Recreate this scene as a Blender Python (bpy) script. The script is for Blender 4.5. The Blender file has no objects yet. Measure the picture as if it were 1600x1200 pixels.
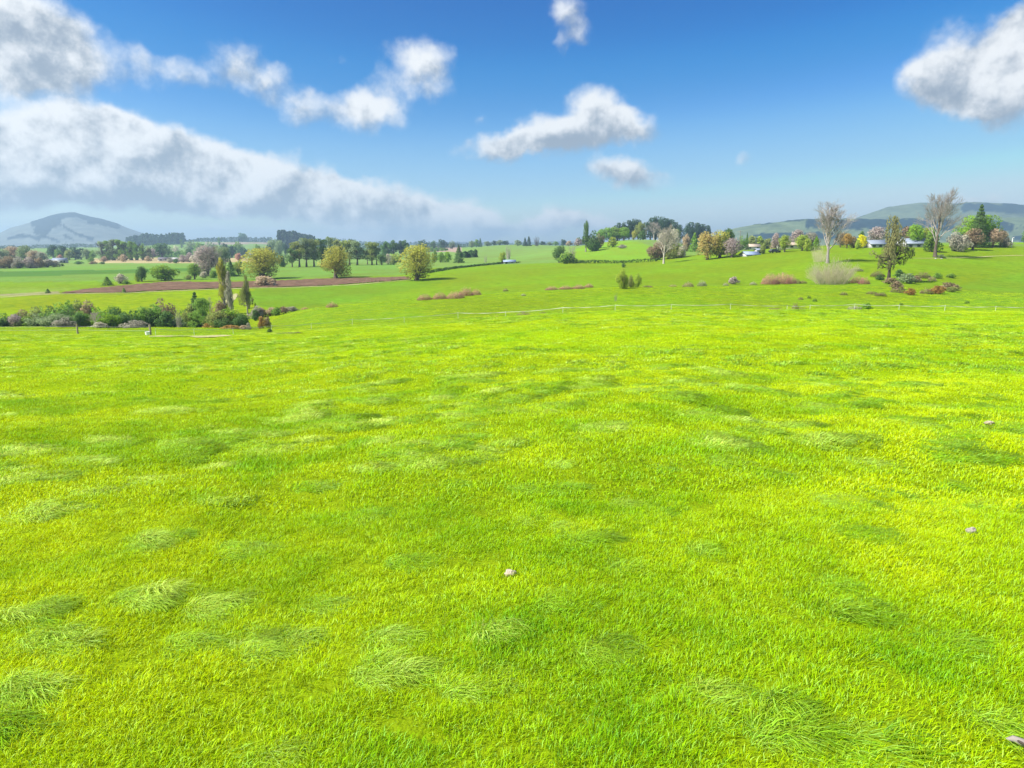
import bpy, math, random
import numpy as np
from mathutils import Vector
PI = math.pi
rnd = random.Random(11)
npr = np.random.default_rng(7)
scene = bpy.context.scene
COL = scene.collection

# ------------------------------------------------------------------ camera
FPX = 1067.0                       # focal length in pixels of the 1600 px wide photograph
PITCH = math.atan(215 / FPX)
cam_d = bpy.data.cameras.new('camera')
cam_d.sensor_width = 36.0
cam_d.lens = 36.0 * FPX / 1600
cam_d.clip_start = 0.1
cam_d.clip_end = 60000
cam = bpy.data.objects.new('camera', cam_d)
cam.rotation_euler = (PI / 2 - PITCH, 0, 0)
cam.location = (0, 0, 0)           # the origin is the camera; the ground lies about 3 m below
COL.objects.link(cam)
scene.camera = cam

# ------------------------------------------------------------------ light, exposure
SUN_EL, SUN_AZ = math.radians(47), math.radians(-108)   # azimuth from +Y (view direction), negative = left
sun_d = bpy.data.lights.new('sun', 'SUN')
sun_d.energy = 4.6
sun_d.angle = math.radians(0.53)
sun_d.color = (1.0, 0.955, 0.88)
sun = bpy.data.objects.new('sun', sun_d)
sdir = Vector((math.sin(SUN_AZ) * math.cos(SUN_EL), math.cos(SUN_AZ) * math.cos(SUN_EL), math.sin(SUN_EL)))
sun.rotation_euler = sdir.to_track_quat('Z', 'Y').to_euler()
sun.location = (-40, 10, 60)
COL.objects.link(sun)
vs = scene.view_settings
vs.view_transform = 'Standard'
vs.look = 'None'
vs.exposure = 1.0
vs.gamma = 1.0
vs.use_curve_mapping = False
scene.render.engine = 'CYCLES'
cy = scene.cycles
cy.use_denoising = True
cy.max_bounces = 8
cy.transmission_bounces = 6
cy.transparent_max_bounces = 8
cy.volume_bounces = 0
cy.sample_clamp_indirect = 4.0

# pixel of the photograph -> ray from the camera (x right, y ahead, z up)
CP, SP = math.cos(PITCH), math.sin(PITCH)
def ray(u, v):
    return (u - 800.0, FPX * CP + (600 - v) * SP, -FPX * SP + (600 - v) * CP)

# ------------------------------------------------------------------ node helpers
class NT:
    def __init__(s, tree):
        s.t = tree
        s.t.nodes.clear()
    def n(s, typ, ins=None, **kw):
        nd = s.t.nodes.new(typ)
        for k, v in kw.items():
            setattr(nd, k, v)
        for k, v in (ins or {}).items():
            s.put(nd.inputs[k], v)
        return nd
    def put(s, sock, v):
        if isinstance(v, bpy.types.Node):
            v = v.outputs[0]
        if isinstance(v, bpy.types.NodeSocket):
            s.t.links.new(v, sock)
        else:
            sock.default_value = v
    def m(s, op, a, b=None, c=None, clamp=False):
        nd = s.t.nodes.new('ShaderNodeMath'); nd.operation = op; nd.use_clamp = clamp
        for i, v in enumerate((a, b, c)):
            if v is not None: s.put(nd.inputs[i], v)
        return nd.outputs[0]
    def v(s, op, a, b=None, c=None, out=0):
        nd = s.t.nodes.new('ShaderNodeVectorMath'); nd.operation = op
        for i, x in enumerate((a, b, c)):
            if x is not None: s.put(nd.inputs[i], x)
        return nd.outputs[out]
    def noise(s, vec, scale, detail=4, rough=.55, dist=0.0, out='Fac'):
        nd = s.n('ShaderNodeTexNoise', {'Vector': vec, 'Scale': scale, 'Detail': detail, 'Roughness': rough, 'Distortion': dist})
        return nd.outputs[out]
    def ramp(s, fac, lo, hi, a=0.0, b=1.0, smooth=True):
        nd = s.n('ShaderNodeMapRange', {'Value': fac, 'From Min': lo, 'From Max': hi, 'To Min': a, 'To Max': b})
        nd.interpolation_type = 'SMOOTHSTEP' if smooth else 'LINEAR'
        return nd.outputs[0]
    def mix(s, f, a, b, typ='MIX'):
        nd = s.t.nodes.new('ShaderNodeMix'); nd.data_type = 'RGBA'; nd.blend_type = typ
        s.put(nd.inputs[0], f); s.put(nd.inputs[6], a); s.put(nd.inputs[7], b)
        return nd.outputs[2]
def rgb(r, g, b): return (r, g, b, 1.0)

# ------------------------------------------------------------------ world: Nishita sky, cumulus set by direction
world = bpy.data.worlds.new('World')
scene.world = world
world.use_nodes = True
W = NT(world.node_tree)
tc = W.n('ShaderNodeTexCoord')
D = tc.outputs['Generated']
sky = W.n('ShaderNodeTexSky')
sky.sky_type = 'NISHITA'
sky.sun_disc = False
sky.sun_elevation = SUN_EL
sky.sun_rotation = SUN_AZ
sky.altitude = 100
sky.air_density = 1.0
sky.dust_density = 0.3
sky.ozone_density = 2.0
# cloud coordinates: azimuth and elevation scaled to pixels of 1/1088 rad
sep = W.n('ShaderNodeSeparateXYZ', {0: D})
az = W.m('ARCTAN2', sep.outputs[0], sep.outputs[1])
el = W.m('ARCSINE', sep.outputs[2])
n1 = W.noise(D, 3.2, 3, .5, out='Color')
n2 = W.noise(D, 11.0, 4, .6, out='Color')
wn = W.v('MULTIPLY', W.v('SUBTRACT', n1, (.5, .5, .5)), (.10, .07, 0))
wn2 = W.v('MULTIPLY', W.v('SUBTRACT', n2, (.5, .5, .5)), (.075, .06, 0))
P0 = W.n('ShaderNodeCombineXYZ', {0: az, 1: el}).outputs[0]
P = W.v('ADD', W.v('ADD', P0, wn), wn2)
def azel(u, v):
    x, y, z = ray(u, v)
    return math.atan2(x, y), math.asin(z / math.sqrt(x * x + y * y + z * z))
BLOBS = [  # u, v, half width, half height (photo px), density
    (0, 222, 170, 62, 1.3), (130, 218, 110, 50, 1.2), (215, 222, 80, 44, 1.2), (300, 250, 85, 50, 1.2), (380, 262, 70, 48, 1.2), (455, 268, 76, 50, 1.3), (505, 280, 40, 34, .8),
    (60, 280, 330, 52, 1.4), (250, 296, 200, 46, 1.4), (410, 306, 150, 44, 1.4), (545, 308, 62, 40, 1.1), (600, 320, 70, 42, 1.0), (665, 318, 54, 36, 1.1), (725, 326, 58, 40, 1.15), (762, 344, 40, 28, .7),
    (640, 350, 150, 20, .5), (870, 350, 170, 20, .5), (760, 366, 420, 14, .35), (1090, 352, 130, 12, .3), (60, 362, 150, 12, .34), (330, 364, 150, 10, .26), (500, 362, 90, 12, .4),
    (20, 50, 130, 90, 1.0), (110, 95, 85, 70, .75), (50, 130, 150, 45, .7), (250, 128, 90, 34, .46), (330, 120, 60, 30, .3),
    (375, 88, 46, 36, .55), (430, 128, 52, 34, .62), (500, 168, 48, 30, .72), (578, 165, 58, 48, .95),
    (640, 96, 62, 44, .75), (530, 93, 28, 14, .28), (665, 138, 40, 20, .25),
    (888, 30, 32, 36, .5), (902, 66, 34, 22, .45), (868, 78, 18, 22, .35), (790, 20, 5, 5, .0),
    (935, 178, 56, 40, .95), (990, 192, 56, 28, .85), (790, 232, 80, 22, .95), (855, 222, 70, 36, 1.0), (970, 262, 74, 28, .85),
    (905, 212, 50, 26, .5), (1160, 232, 22, 15, .42), (1095, 318, 26, 14, .35), (862, 335, 60, 24, .5), (1065, 340, 34, 16, .4), (905, 352, 110, 20, .4),
    (1210, 328, 34, 12, .26), (1070, 262, 16, 12, .22), (1295, 272, 26, 10, .2), (1040, 152, 60, 10, .12), (748, 190, 12, 14, .25),
    (1520, 110, 105, 78, 1.0), (1595, 40, 62, 52, .9), (1470, 135, 60, 52, .75), (1590, 150, 90, 60, .8), (1520, 180, 70, 24, .35),
    (1525, 312, 75, 17, .42), (1440, 322, 30, 14, .25), (1150, 350, 60, 12, .3),
]
acc = sh = None
for (u, v, ru, rv, a) in BLOBS:
    if a <= 0: continue
    a0, e0 = azel(u, v)
    a1, e1 = azel(u + ru, v); a2, e2 = azel(u, v - rv)
    ru_, rv_ = 1.35 * abs(a1 - a0), 1.35 * abs(e2 - e0)
    q = W.v('MULTIPLY_ADD', P, (1 / ru_, 1 / rv_, 0), (-a0 / ru_, -e0 / rv_, 0))
    w = W.ramp(W.v('LENGTH', q, out=1), 1.0, 0.0, 0.0, a)
    qs = W.v('DOT_PRODUCT', q, (-.25, .95, 0), out=1)
    ws = W.m('MULTIPLY', w, qs)
    acc = w if acc is None else W.m('ADD', acc, w)
    sh = ws if sh is None else W.m('ADD', sh, ws)
# the rest of the sky, outside the part that the photograph shows: scattered cloud of the same kind
side = W.ramp(W.m('ABSOLUTE', az), .72, 1.0)
up = W.ramp(el, .38, .6)
rest = W.m('MAXIMUM', side, up)
gen = W.m('MULTIPLY', W.ramp(W.noise(D, 2.1, 2, .5), .44, .72, 0, 1.2), rest)
acc = W.m('ADD', acc, gen)
f1 = W.noise(D, 9.0, 8, .60)
f1b = W.noise(W.v('ADD', D, (-.012, 0, .022)), 9.0, 8, .60)
f2 = W.noise(D, 34.0, 5, .62)
ff = W.m('ADD', W.m('MULTIPLY', f1, .66), W.m('MULTIPLY', f2, .34))
dens = W.m('ADD', W.m('MINIMUM', W.m('MULTIPLY', acc, 1.15), 1.5), W.m('MULTIPLY', W.m('SUBTRACT', ff, .5), 2.1))
gate = W.ramp(acc, .01, .22)
cover = W.m('MULTIPLY', W.ramp(dens, .10, .98), gate)
thick = W.ramp(dens, .5, 1.7)
# brightness: sunlit crowns and left sides, grey bases, billow relief
shade = W.m('DIVIDE', sh, W.m('ADD', acc, .15))
lit = W.m('ADD', W.m('MULTIPLY', shade, 1.25), W.m('MULTIPLY', W.m('SUBTRACT', f1, f1b), 4.5))
lit = W.ramp(W.m('SUBTRACT', lit, W.m('MULTIPLY', thick, .16)), -.72, .36)
ccol = W.mix(lit, rgb(.180, .215, .26), rgb(.50, .51, .515))
# Nishita, a little deeper and cleaner than the model's own blue
s0 = W.v('SCALE', sky.outputs[0]); W.t.nodes[-1].inputs['Scale'].default_value = 0.10
cur = W.n('ShaderNodeRGBCurve', {'Color': s0})
for ci, pts in enumerate([[(0, 0), (.12, .0), (.173, .002), (.2, .010), (.24, .036), (.31, .11), (.463, .235), (.57, .345), (1, .44)],
                          [(0, 0), (.15, .03), (.28, .092), (.315, .126), (.37, .168), (.452, .26), (.584, .375), (.624, .43), (1, .48)],
                          [(0, 0), (.25, .15), (.45, .30), (.4875, .345), (.535, .385), (.583, .44), (.64, .47), (1, .51)]]):
    c_ = cur.mapping.curves[ci]
    c_.points[0].location = pts[0]; c_.points[-1].location = pts[-1]
    for p_ in pts[1:-1]: c_.points.new(*p_)
    for p_ in c_.points: p_.handle_type = 'AUTO_CLAMPED'
cur.mapping.update()
bgc = cur.outputs[0]
col = W.mix(W.m('MULTIPLY', cover, .97), bgc, ccol)
bg = W.n('ShaderNodeBackground', {'Color': col, 'Strength': 1.0})
W.n('ShaderNodeOutputWorld', {'Surface': bg.outputs[0]})

# ------------------------------------------------------------------ terrain: heights from distance stations along viewing columns
US = np.array([-400, 0, 150, 300, 400, 500, 600, 700, 800, 900, 1000, 1100, 1200, 1300, 1400, 1500, 1600, 2000], float)
ST = [  # (distance m, photo row of the ground in each column)
 (70, [524, 525, 526, 527, 525, 519, 511, 504, 497, 490, 487, 486, 486, 486, 487, 488, 489, 492]),
 (82, [520, 521, 522, 524, 521, 516, 509, 502, 496, 490, 487, 486, 486, 486, 487, 488, 489, 492]),
 (95, [514, 515, 518, 519, 518, 512, 507, 500, 495, 490, 487, 485, 485, 485, 486, 487, 488, 491]),
 (110, [509, 511, 513, 513, 516, 507, 500, 493, 489, 484, 481, 479, 478, 478, 479, 480, 482, 486]),
 (126, [507, 509, 513, 514, 511, 494, 485, 478, 473, 468, 464, 463, 462, 462, 464, 467, 470, 474]),
 (148, [492, 494, 499, 502, 497, 481, 472, 464, 458, 453, 449, 448, 447, 445, 449, 455, 460, 466]),
 (170, [473, 473, 476, 478, 482, 480, 472, 464, 458, 453, 449, 447, 446, 445, 439, 444, 449, 456]),
 (200, [460, 459, 458, 459, 460, 461, 458, 451, 445, 441, 437, 433, 427, 414, 413, 417, 423, 430]),
 (235, [447, 446, 445, 444, 444, 443, 440, 436, 431, 427, 423, 417, 407, 399, 395, 398, 401, 405]),
 (270, [434, 434, 433, 434, 435, 433, 431, 426, 422, 419, 415, 405, 394, 387, 384, 384, 384, 385]),
 (300, [429, 429, 428, 428, 429, 427, 425, 420, 415, 413, 410, 399, 388, 382, 380, 379, 379, 378]),
 (350, [422, 422, 421, 420, 420, 419, 419, 416, 411, 407, 400, 394, 391, 388, 387, 385, 384, 384]),
 (400, [418, 418, 416, 416, 416, 416, 415, 411, 407, 397, 388, 389, 391, 391, 390, 389, 388, 388]),
 (480, [414, 414, 412, 412, 412, 411, 411, 406, 402, 386, 376, 386, 390, 391, 391, 390, 390, 390]),
 (600, [410, 410, 409, 408, 408, 408, 408, 401, 396, 384, 374, 385, 389, 391, 391, 391, 390, 390]),
 (760, [405, 405, 404, 404, 404, 404, 402, 394, 389, 386, 378, 386, 388, 390, 391, 391, 390, 390]),
 (1000, [400, 400, 402, 401, 401, 401, 398, 391, 383, 384, 385, 386, 387, 388, 390, 390, 390, 390]),
 (1350, [392, 391, 390, 391, 392, 393, 392, 388, 385, 387, 388, 388, 387, 388, 389, 389, 389, 389]),
 (1700, [388, 388, 387, 383, 384, 390, 391, 389, 388, 388, 388, 388, 388, 388, 389, 389, 389, 389]),
 (2100, [389, 389, 387, 378, 378, 386, 389, 388, 387, 387, 388, 388, 388, 388, 388, 388, 388, 388]),
 (3000, [388, 388, 388, 385, 385, 386, 386, 385, 385, 386, 387, 387, 387, 387, 387, 387, 387, 387]),
 (5000, [386, 386, 386, 385, 384, 384, 383, 383, 383, 384, 385, 385, 385, 385, 385, 385, 385, 385]),
 (9500, [385, 385, 385, 384, 383, 382, 382, 382, 382, 383, 384, 384, 384, 384, 384, 384, 384, 384]),
]
def vz(v, Y):
    return Y * (-FPX * SP + (600 - v) * CP) / (FPX * CP + (600 - v) * SP)
Ys = [0.5, 8, 25, 50] + [s[0] for s in ST]
Z = np.zeros((len(Ys), len(US)))
for i, (Yk, row) in enumerate(ST):
    Z[i + 4] = vz(np.array(row, float), Yk)
for i in range(4):
    zc = Z[4]
    s = (-3.0 - zc) / 70.0
    Z[i] = -3.0 - s * Ys[i] * (0.93 + .07 * (Ys[i] / 70.0))
LY = np.log(np.array(Ys))
def hermite(xk, fk, x):
    """monotone cubic through rows fk (len(xk), m) at x"""
    d = np.diff(fk, axis=0) / np.diff(xk)[:, None]
    m = np.zeros_like(fk)
    m[1:-1] = np.where(d[:-1] * d[1:] > 0, 2 * d[:-1] * d[1:] / (d[:-1] + d[1:] + 1e-12), 0)
    m[0] = d[0]; m[-1] = d[-1]
    j = np.clip(np.searchsorted(xk, x) - 1, 0, len(xk) - 2)
    h = (xk[j + 1] - xk[j])[:, None]
    t = ((x - xk[j]) / (xk[j + 1] - xk[j]))[:, None]
    return ((2*t**3-3*t**2+1) * fk[j] + (t**3-2*t**2+t) * h * m[j] + (-2*t**3+3*t**2) * fk[j+1] + (t**3-t**2) * h * m[j+1])
LG = np.linspace(LY[0], LY[-1], 700)
UG = np.linspace(-400, 2000, 481)
SL = Z / np.array(Ys)[:, None]             # interpolate slope-to-camera: even in perspective
G1 = hermite(LY, Z, LG)
G2 = hermite(LY, SL, LG) * np.exp(LG)[:, None]
wg = np.clip((np.exp(LG) - 30) / 60, 0, 1)[:, None]
G1 = G1 * (1 - wg) + G2 * wg
GZ = hermite(US, G1.T.copy(), UG).T
k5 = np.array([1, 4, 6, 4, 1]) / 16
for _ in range(3):                          # take the corners off
    p = np.pad(GZ, ((0, 0), (2, 2)), 'edge'); GZ = sum(k5[i] * p[:, i:i + GZ.shape[1]] for i in range(5))
def vnoise(x, y, seed=0):
    """smooth value noise, range about -1..1"""
    xi = np.floor(x).astype(np.int64); yi = np.floor(y).astype(np.int64)
    fx = x - xi; fy = y - yi
    fx = fx * fx * (3 - 2 * fx); fy = fy * fy * (3 - 2 * fy)
    def h(a, b):
        n = (a * 374761393 + b * 668265263 + seed * 1442695041) & 0xffffffff
        n = ((n ^ (n >> 13)) * 1274126177) & 0xffffffff
        return ((n ^ (n >> 16)) & 0xffff) / 32767.5 - 1
    return (h(xi, yi) * (1 - fx) + h(xi + 1, yi) * fx) * (1 - fy) + (h(xi, yi + 1) * (1 - fx) + h(xi + 1, yi + 1) * fx) * fy
def ss(x, a, b):
    t = np.clip((x - a) / (b - a), 0, 1); return t * t * (3 - 2 * t)
def height(x, y):
    x = np.asarray(x, float); y = np.asarray(y, float)
    r = np.hypot(x, y)
    yy = np.where(y > 0, y, 0)
    yf = np.maximum(yy, np.maximum(.7 * r - .0, .5))        # beyond 45 degrees keep the edge column's profile, by radius
    yf = np.clip(yf, .5, 9500)
    t = np.clip(x / np.maximum(yf, 6), -1.11, 1.11)
    u = np.clip(800 + t * 1075, -400, 2000)
    fi = (np.log(yf) - LG[0]) / (LG[1] - LG[0]); fj = (u + 400) / 5.0
    i = np.clip(fi.astype(int), 0, len(LG) - 2); j = np.clip(fj.astype(int), 0, len(UG) - 2)
    a = fi - i; b = fj - j
    z = (GZ[i, j] * (1 - b) + GZ[i, j + 1] * b) * (1 - a) + (GZ[i + 1, j] * (1 - b) + GZ[i + 1, j + 1] * b) * a
    # land behind the camera: gentle rise that levels off
    back = ss(-y, -5, 60)
    z = z * (1 - back) + (-2.2) * back
    far = ss(r, 60, 260)
    z = z + (vnoise(x / 1.5, y / 1.5, 1) * .075 + vnoise(x / .62, y / .62, 6) * .022 * (1 - ss(r, 12, 30)) + vnoise(x / 3.1, y / 2.4, 8) * .10 * ss(r, 6, 16)) * (1 - far) + vnoise(x / 5.3, y / 5.3, 2) * .10 * (.4 + .6 * (1 - far)) * ss(r, 3, 25)
    z = z + vnoise(x / 34, y / 34, 3) * .28 * ss(r, 90, 200) * (1 + ss(r, 400, 1500) * 3)
    return z
def hit(u, v, ymin=3.0, ymax=9000.0):
    """point of the ground behind a pixel of the photograph"""
    dx, dy, dz = ray(u, v)
    Y = np.exp(np.linspace(math.log(ymin), math.log(ymax), 3000))
    zg = height(Y * dx / dy, Y)
    zr = Y * dz / dy
    k = np.nonzero(zr <= zg)[0]
    if len(k) == 0:
        k = [int(np.argmin(zr - zg))]
    k = int(k[0])
    y = Y[k]
    if k > 0 and zr[k] <= zg[k]:
        a0 = zr[k-1] - zg[k-1]; a1 = zg[k] - zr[k]
        y = Y[k-1] + (Y[k] - Y[k-1]) * a0 / max(a0 + a1, 1e-9)
    x = y * dx / dy
    return Vector((x, y, float(height(x, y))))
def at(u, Y):
    x = Y * (u - 800) / 1075.0
    return Vector((x, Y, float(height(x, Y))))

# ------------------------------------------------------------------ object helpers
def tag(o, label=None, cat=None, group=None, kind=None):
    if label: o['label'] = label
    if cat: o['category'] = cat
    if group: o['group'] = group
    if kind: o['kind'] = kind
    return o
def mesh_np(name, V, F, mats, col=None, fidx=None, smooth=False):
    """V (n,3), F list of (m,k) int arrays"""
    me = bpy.data.meshes.new(name)
    V = np.asarray(V, np.float32)
    if isinstance(F, np.ndarray): F = [F]
    F = [np.asarray(f, np.int32) for f in F if len(f)]
    nl = sum(f.size for f in F); nf = sum(len(f) for f in F)
    verts_only = nf == 0
    me.vertices.add(len(V)); me.vertices.foreach_set('co', V.ravel())
    if verts_only:
        for m in (mats if isinstance(mats, (list, tuple)) else [mats]): me.materials.append(m)
        me.update(); return me
    me.loops.add(nl); me.loops.foreach_set('vertex_index', np.concatenate([f.ravel() for f in F]))
    starts = []; tot = 0
    for f in F:
        starts.append(tot + np.arange(len(f)) * f.shape[1]); tot += f.size
    me.polygons.add(nf); me.polygons.foreach_set('loop_start', np.concatenate(starts).astype(np.int32))
    if fidx is not None: me.polygons.foreach_set('material_index', np.asarray(fidx, np.int32))
    if smooth: me.polygons.foreach_set('use_smooth', np.ones(nf, bool))
    for m in (mats if isinstance(mats, (list, tuple)) else [mats]): me.materials.append(m)
    if col is not None:
        at_ = me.color_attributes.new('Col', 'FLOAT_COLOR', 'POINT')
        c = np.ones((len(V), 4), np.float32); c[:, :np.asarray(col).shape[1]] = col
        at_.data.foreach_set('color', c.ravel())
    me.update(calc_edges=True)
    return me
def link(name, me, parent=None, loc=None):
    o = bpy.data.objects.new(name, me)
    COL.objects.link(o)
    if parent is not None: o.parent = parent
    if loc is not None: o.location = loc
    return o
def empty(name, loc, rz=0.0):
    o = bpy.data.objects.new(name, None); COL.objects.link(o)
    o.location = loc; o.rotation_euler = (0, 0, rz); o.empty_display_size = .3
    return o
def mat(name):
    m = bpy.data.materials.new(name); m.use_nodes = True
    return m, NT(m.node_tree)

# haze: even air round everything
hm, N = mat('air')
hz = N.n('ShaderNodeVolumePrincipled', {'Density': 0.00023, 'Color': rgb(.56, .80, 1.0), 'Anisotropy': 0.25})
N.n('ShaderNodeOutputMaterial', {'Volume': hz.outputs[0]})
def cube(name, lo, hi, m):
    V = [(x, y, z) for x in (lo[0], hi[0]) for y in (lo[1], hi[1]) for z in (lo[2], hi[2])]
    F = np.array([(0, 1, 3, 2), (4, 6, 7, 5), (0, 4, 5, 1), (2, 3, 7, 6), (0, 2, 6, 4), (1, 5, 7, 3)])
    return mesh_np(name, V, F, m)
hazebox = link('haze', cube('haze', (-9900, -9900, -60), (9900, 9900, 206), hm))
tag(hazebox, 'thin blue haze over the whole valley', None, None, 'stuff')
# ------------------------------------------------------------------ land: one sheet to the horizon
azs = np.concatenate([np.radians(np.arange(-180, -50, 4.0)), np.radians(np.linspace(-50, 50, 760, endpoint=False)), np.radians(np.arange(50, 180, 4.0))])
rings = np.exp(np.linspace(math.log(.8), math.log(9700), 400))
A, R = np.meshgrid(azs, rings)
GX = (R * np.sin(A)).ravel(); GY = (R * np.cos(A)).ravel()
GZv = height(GX, GY)
V = np.column_stack([GX, GY, GZv])
V = np.vstack([V, [[0, 0, float(height(0, 0.01))]]])
na, nr = len(azs), len(rings)
idx = np.arange(na * nr).reshape(nr, na)
nx = np.roll(idx, -1, axis=1)
F4 = np.stack([idx[:-1], nx[:-1], nx[1:], idx[1:]], axis=-1).reshape(-1, 4)[:, ::-1]
F3 = np.stack([np.full(na, na * nr), nx[0], idx[0]], axis=-1)[:, ::-1]
# paddocks: each has its own sward colour; borders set by the lie of the land
def inpoly(x, y, poly):
    c = np.zeros(x.shape, bool)
    n = len(poly)
    for i in range(n):
        x0, y0 = poly[i]; x1, y1 = poly[(i + 1) % n]
        k = (y0 > y) != (y1 > y)
        with np.errstate(divide='ignore', invalid='ignore'):
            c ^= k & (x < (x1 - x0) * (y - y0) / (y1 - y0) + x0)
    return c
def gpoly(pts, ymin=3.0):
    return [tuple(hit(u, v, ymin)[:2]) for u, v in pts]
C_NEAR = (.235, .35, .0015)      # lush ryegrass
C_MID = (.172, .268, .008)
C_SOFT = (.15, .26, .045)
C_BRIGHT = (.225, .300, .002)
C_FAR = (.165, .265, .055)
col = np.zeros((len(V), 3)) + C_MID
x, y = V[:, 0], V[:, 1]
rr = np.hypot(x, y)
def paint(mask, c, soft=None):
    col[mask] = c
paint(rr < 88, C_NEAR)
P_ = lambda pts, ymin=90: inpoly(x, y, gpoly(pts, ymin))
paint((rr > 330), C_FAR)
paint(P_([(-300, 470), (0, 461), (90, 459), (200, 457.5), (300, 453), (400, 450), (500, 447.5), (470, 470), (430, 500), (300, 512), (0, 508), (-300, 506)]), C_BRIGHT)
paint(P_([(400, 450), (500, 447.5), (640, 438), (700, 440), (560, 470), (430, 484), (380, 470)]), (.14, .255, .012))
paint(P_([(-300, 442), (0, 441), (120, 440), (260, 438), (420, 437), (600, 431), (640, 428), (640, 412), (300, 413), (0, 420), (-300, 424)]), C_SOFT)
paint(P_([(-300, 434), (0, 433), (160, 428), (300, 424), (300, 419), (0, 424), (-300, 428)]), (.07, .17, .03))
paint(P_([(-300, 463), (0, 458), (90, 456), (130, 450), (0, 450), (-300, 452)]), (.20, .30, .03))
paint(P_([(-100, 466), (0, 463), (60, 460.5), (92, 458.5), (92, 455.5), (40, 457), (0, 459), (-100, 462)]), (.30, .26, .14))
paint(P_([(880, 408), (1030, 408), (1040, 395), (1000, 378), (930, 378), (890, 395)], 300), (.18, .31, .02))
paint(P_([(145, 411), (310, 411), (440, 408), (440, 403), (300, 402.5), (145, 403.5)], 300), (.42, .33, .17))
paint(P_([(320, 383), (430, 382), (430, 375), (320, 374)], 1200), (.30, .24, .19))
paint(P_([(655, 393), (722, 395), (722, 384), (668, 384)], 500), (.36, .25, .20))
paint(P_([(1120, 385), (1620, 385), (1620, 379), (1400, 377), (1120, 380), ], 250), (.19, .33, .01))
paint(P_([(1450, 480), (1620, 470), (1620, 420), (1520, 440), (1450, 460)], 90), (.155, .27, .012))
ground_m, N = mat('pasture_sward')
geo = N.n('ShaderNodeNewGeometry')
Pp = geo.outputs['Position']
base = N.n('ShaderNodeVertexColor', layer_name='Col').outputs[0]
dist = N.v('LENGTH', Pp, out=1)
nbig = N.noise(Pp, .045, 4, .6)
nmid = N.noise(Pp, .55, 5, .65)
nsm = N.noise(Pp, 3.2, 4, .7)
hsv = N.n('ShaderNodeHueSaturation', {'Hue': N.ramp(nbig, .3, .7, .485, .515), 'Saturation': 1.0, 'Value': N.ramp(nbig, .25, .75, .84, 1.14), 'Color': base})
c1 = N.mix(N.ramp(nmid, .50, .72, 0, .55), hsv.outputs[0], rgb(.075, .170, .003))
c2 = N.mix(N.ramp(nsm, .45, .75, 0, .35), c1, rgb(.22, .29, .006))
# paler seed heads and dung-patch rings come and go along the sward
pale = N.ramp(N.noise(Pp, .22, 5, .7, .6), .56, .74, 0, .3)
c3 = N.mix(pale, c2, rgb(.20, .29, .05))
streak = N.noise(N.v('MULTIPLY', Pp, (.35, 1.1, 1.0)), 1.1, 5, .68)
c3 = N.mix(N.m('MULTIPLY', N.ramp(streak, .42, .66, 0, .75), N.ramp(dist, 60, 100)), c3, rgb(.085, .17, .006))
farf = N.ramp(dist, 230, 480)
c4 = N.mix(N.m('MULTIPLY', farf, .7), c3, hsv.outputs[0])
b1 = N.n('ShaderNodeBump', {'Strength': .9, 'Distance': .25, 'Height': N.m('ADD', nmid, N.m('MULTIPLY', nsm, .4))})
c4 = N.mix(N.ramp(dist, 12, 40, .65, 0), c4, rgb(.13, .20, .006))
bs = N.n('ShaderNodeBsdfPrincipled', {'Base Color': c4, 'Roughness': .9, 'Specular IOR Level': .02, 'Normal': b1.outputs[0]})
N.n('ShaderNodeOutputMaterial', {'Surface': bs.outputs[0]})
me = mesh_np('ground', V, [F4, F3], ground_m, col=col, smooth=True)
ground = tag(link('ground', me), 'bright green rolling pasture falling away into the valley', None, None, 'structure')

# ------------------------------------------------------------------ strips laid just above the ground (ploughed soil, bare earth)
def drape(name, poly, m, lift, step, kindlabel, fn=None, thing=None):
    xs = [p[0] for p in poly]; ys = [p[1] for p in poly]
    sx, sy = step
    gx = np.arange(min(xs), max(xs) + sx, sx); gy = np.arange(min(ys), max(ys) + sy, sy)
    X, Y = np.meshgrid(gx, gy)
    ins = inpoly(X.ravel(), Y.ravel(), poly).reshape(X.shape)
    idx = np.arange(X.size).reshape(X.shape)
    f = np.stack([idx[:-1, :-1], idx[:-1, 1:], idx[1:, 1:], idx[1:, :-1]], -1)
    k = ins[:-1, :-1] & ins[:-1, 1:] & ins[1:, 1:] & ins[1:, :-1]
    f = f[k]
    used, inv = np.unique(f.ravel(), return_inverse=True)
    xx = X.ravel()[used]; yy = Y.ravel()[used]
    zz = height(xx, yy) + lift
    if fn is not None: zz = zz + fn(xx, yy)
    return link(name, mesh_np(name, np.column_stack([xx, yy, zz]), inv.reshape(-1, 4), m, smooth=False))
soil_m, N = mat('ploughed_soil')
geo = N.n('ShaderNodeNewGeometry'); Pp = geo.outputs['Position']
nn = N.noise(Pp, .35, 6, .7)
cc = N.mix(N.ramp(nn, .3, .7), rgb(.10, .060, .036), rgb(.19, .118, .075))
bs = N.n('ShaderNodeBsdfPrincipled', {'Base Color': cc, 'Roughness': .95, 'Specular IOR Level': .05})
N.n('ShaderNodeOutputMaterial', {'Surface': bs.outputs[0]})
plough = drape('ploughed_field', gpoly([(86, 459.2), (200, 457.2), (300, 452.5), (400, 449.3), (500, 446.8), (560, 443), (645, 436.5), (640, 432), (560, 434.5), (500, 435.5), (430, 438.5), (350, 441), (260, 440.5), (200, 445.5), (140, 451)], 130), soil_m, .16, (.9, .9), None,
               lambda a, b: .12 * vnoise(a * .9, b * .9, 5) + .05 * np.sin(b * 4.5))
tag(plough, 'reddish brown ploughed field in the valley', None, None, 'structure')
dry_m, N = mat('dry_earth')
geo = N.n('ShaderNodeNewGeometry'); Pp = geo.outputs['Position']
nn = N.noise(Pp, 1.3, 5, .7)
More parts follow.
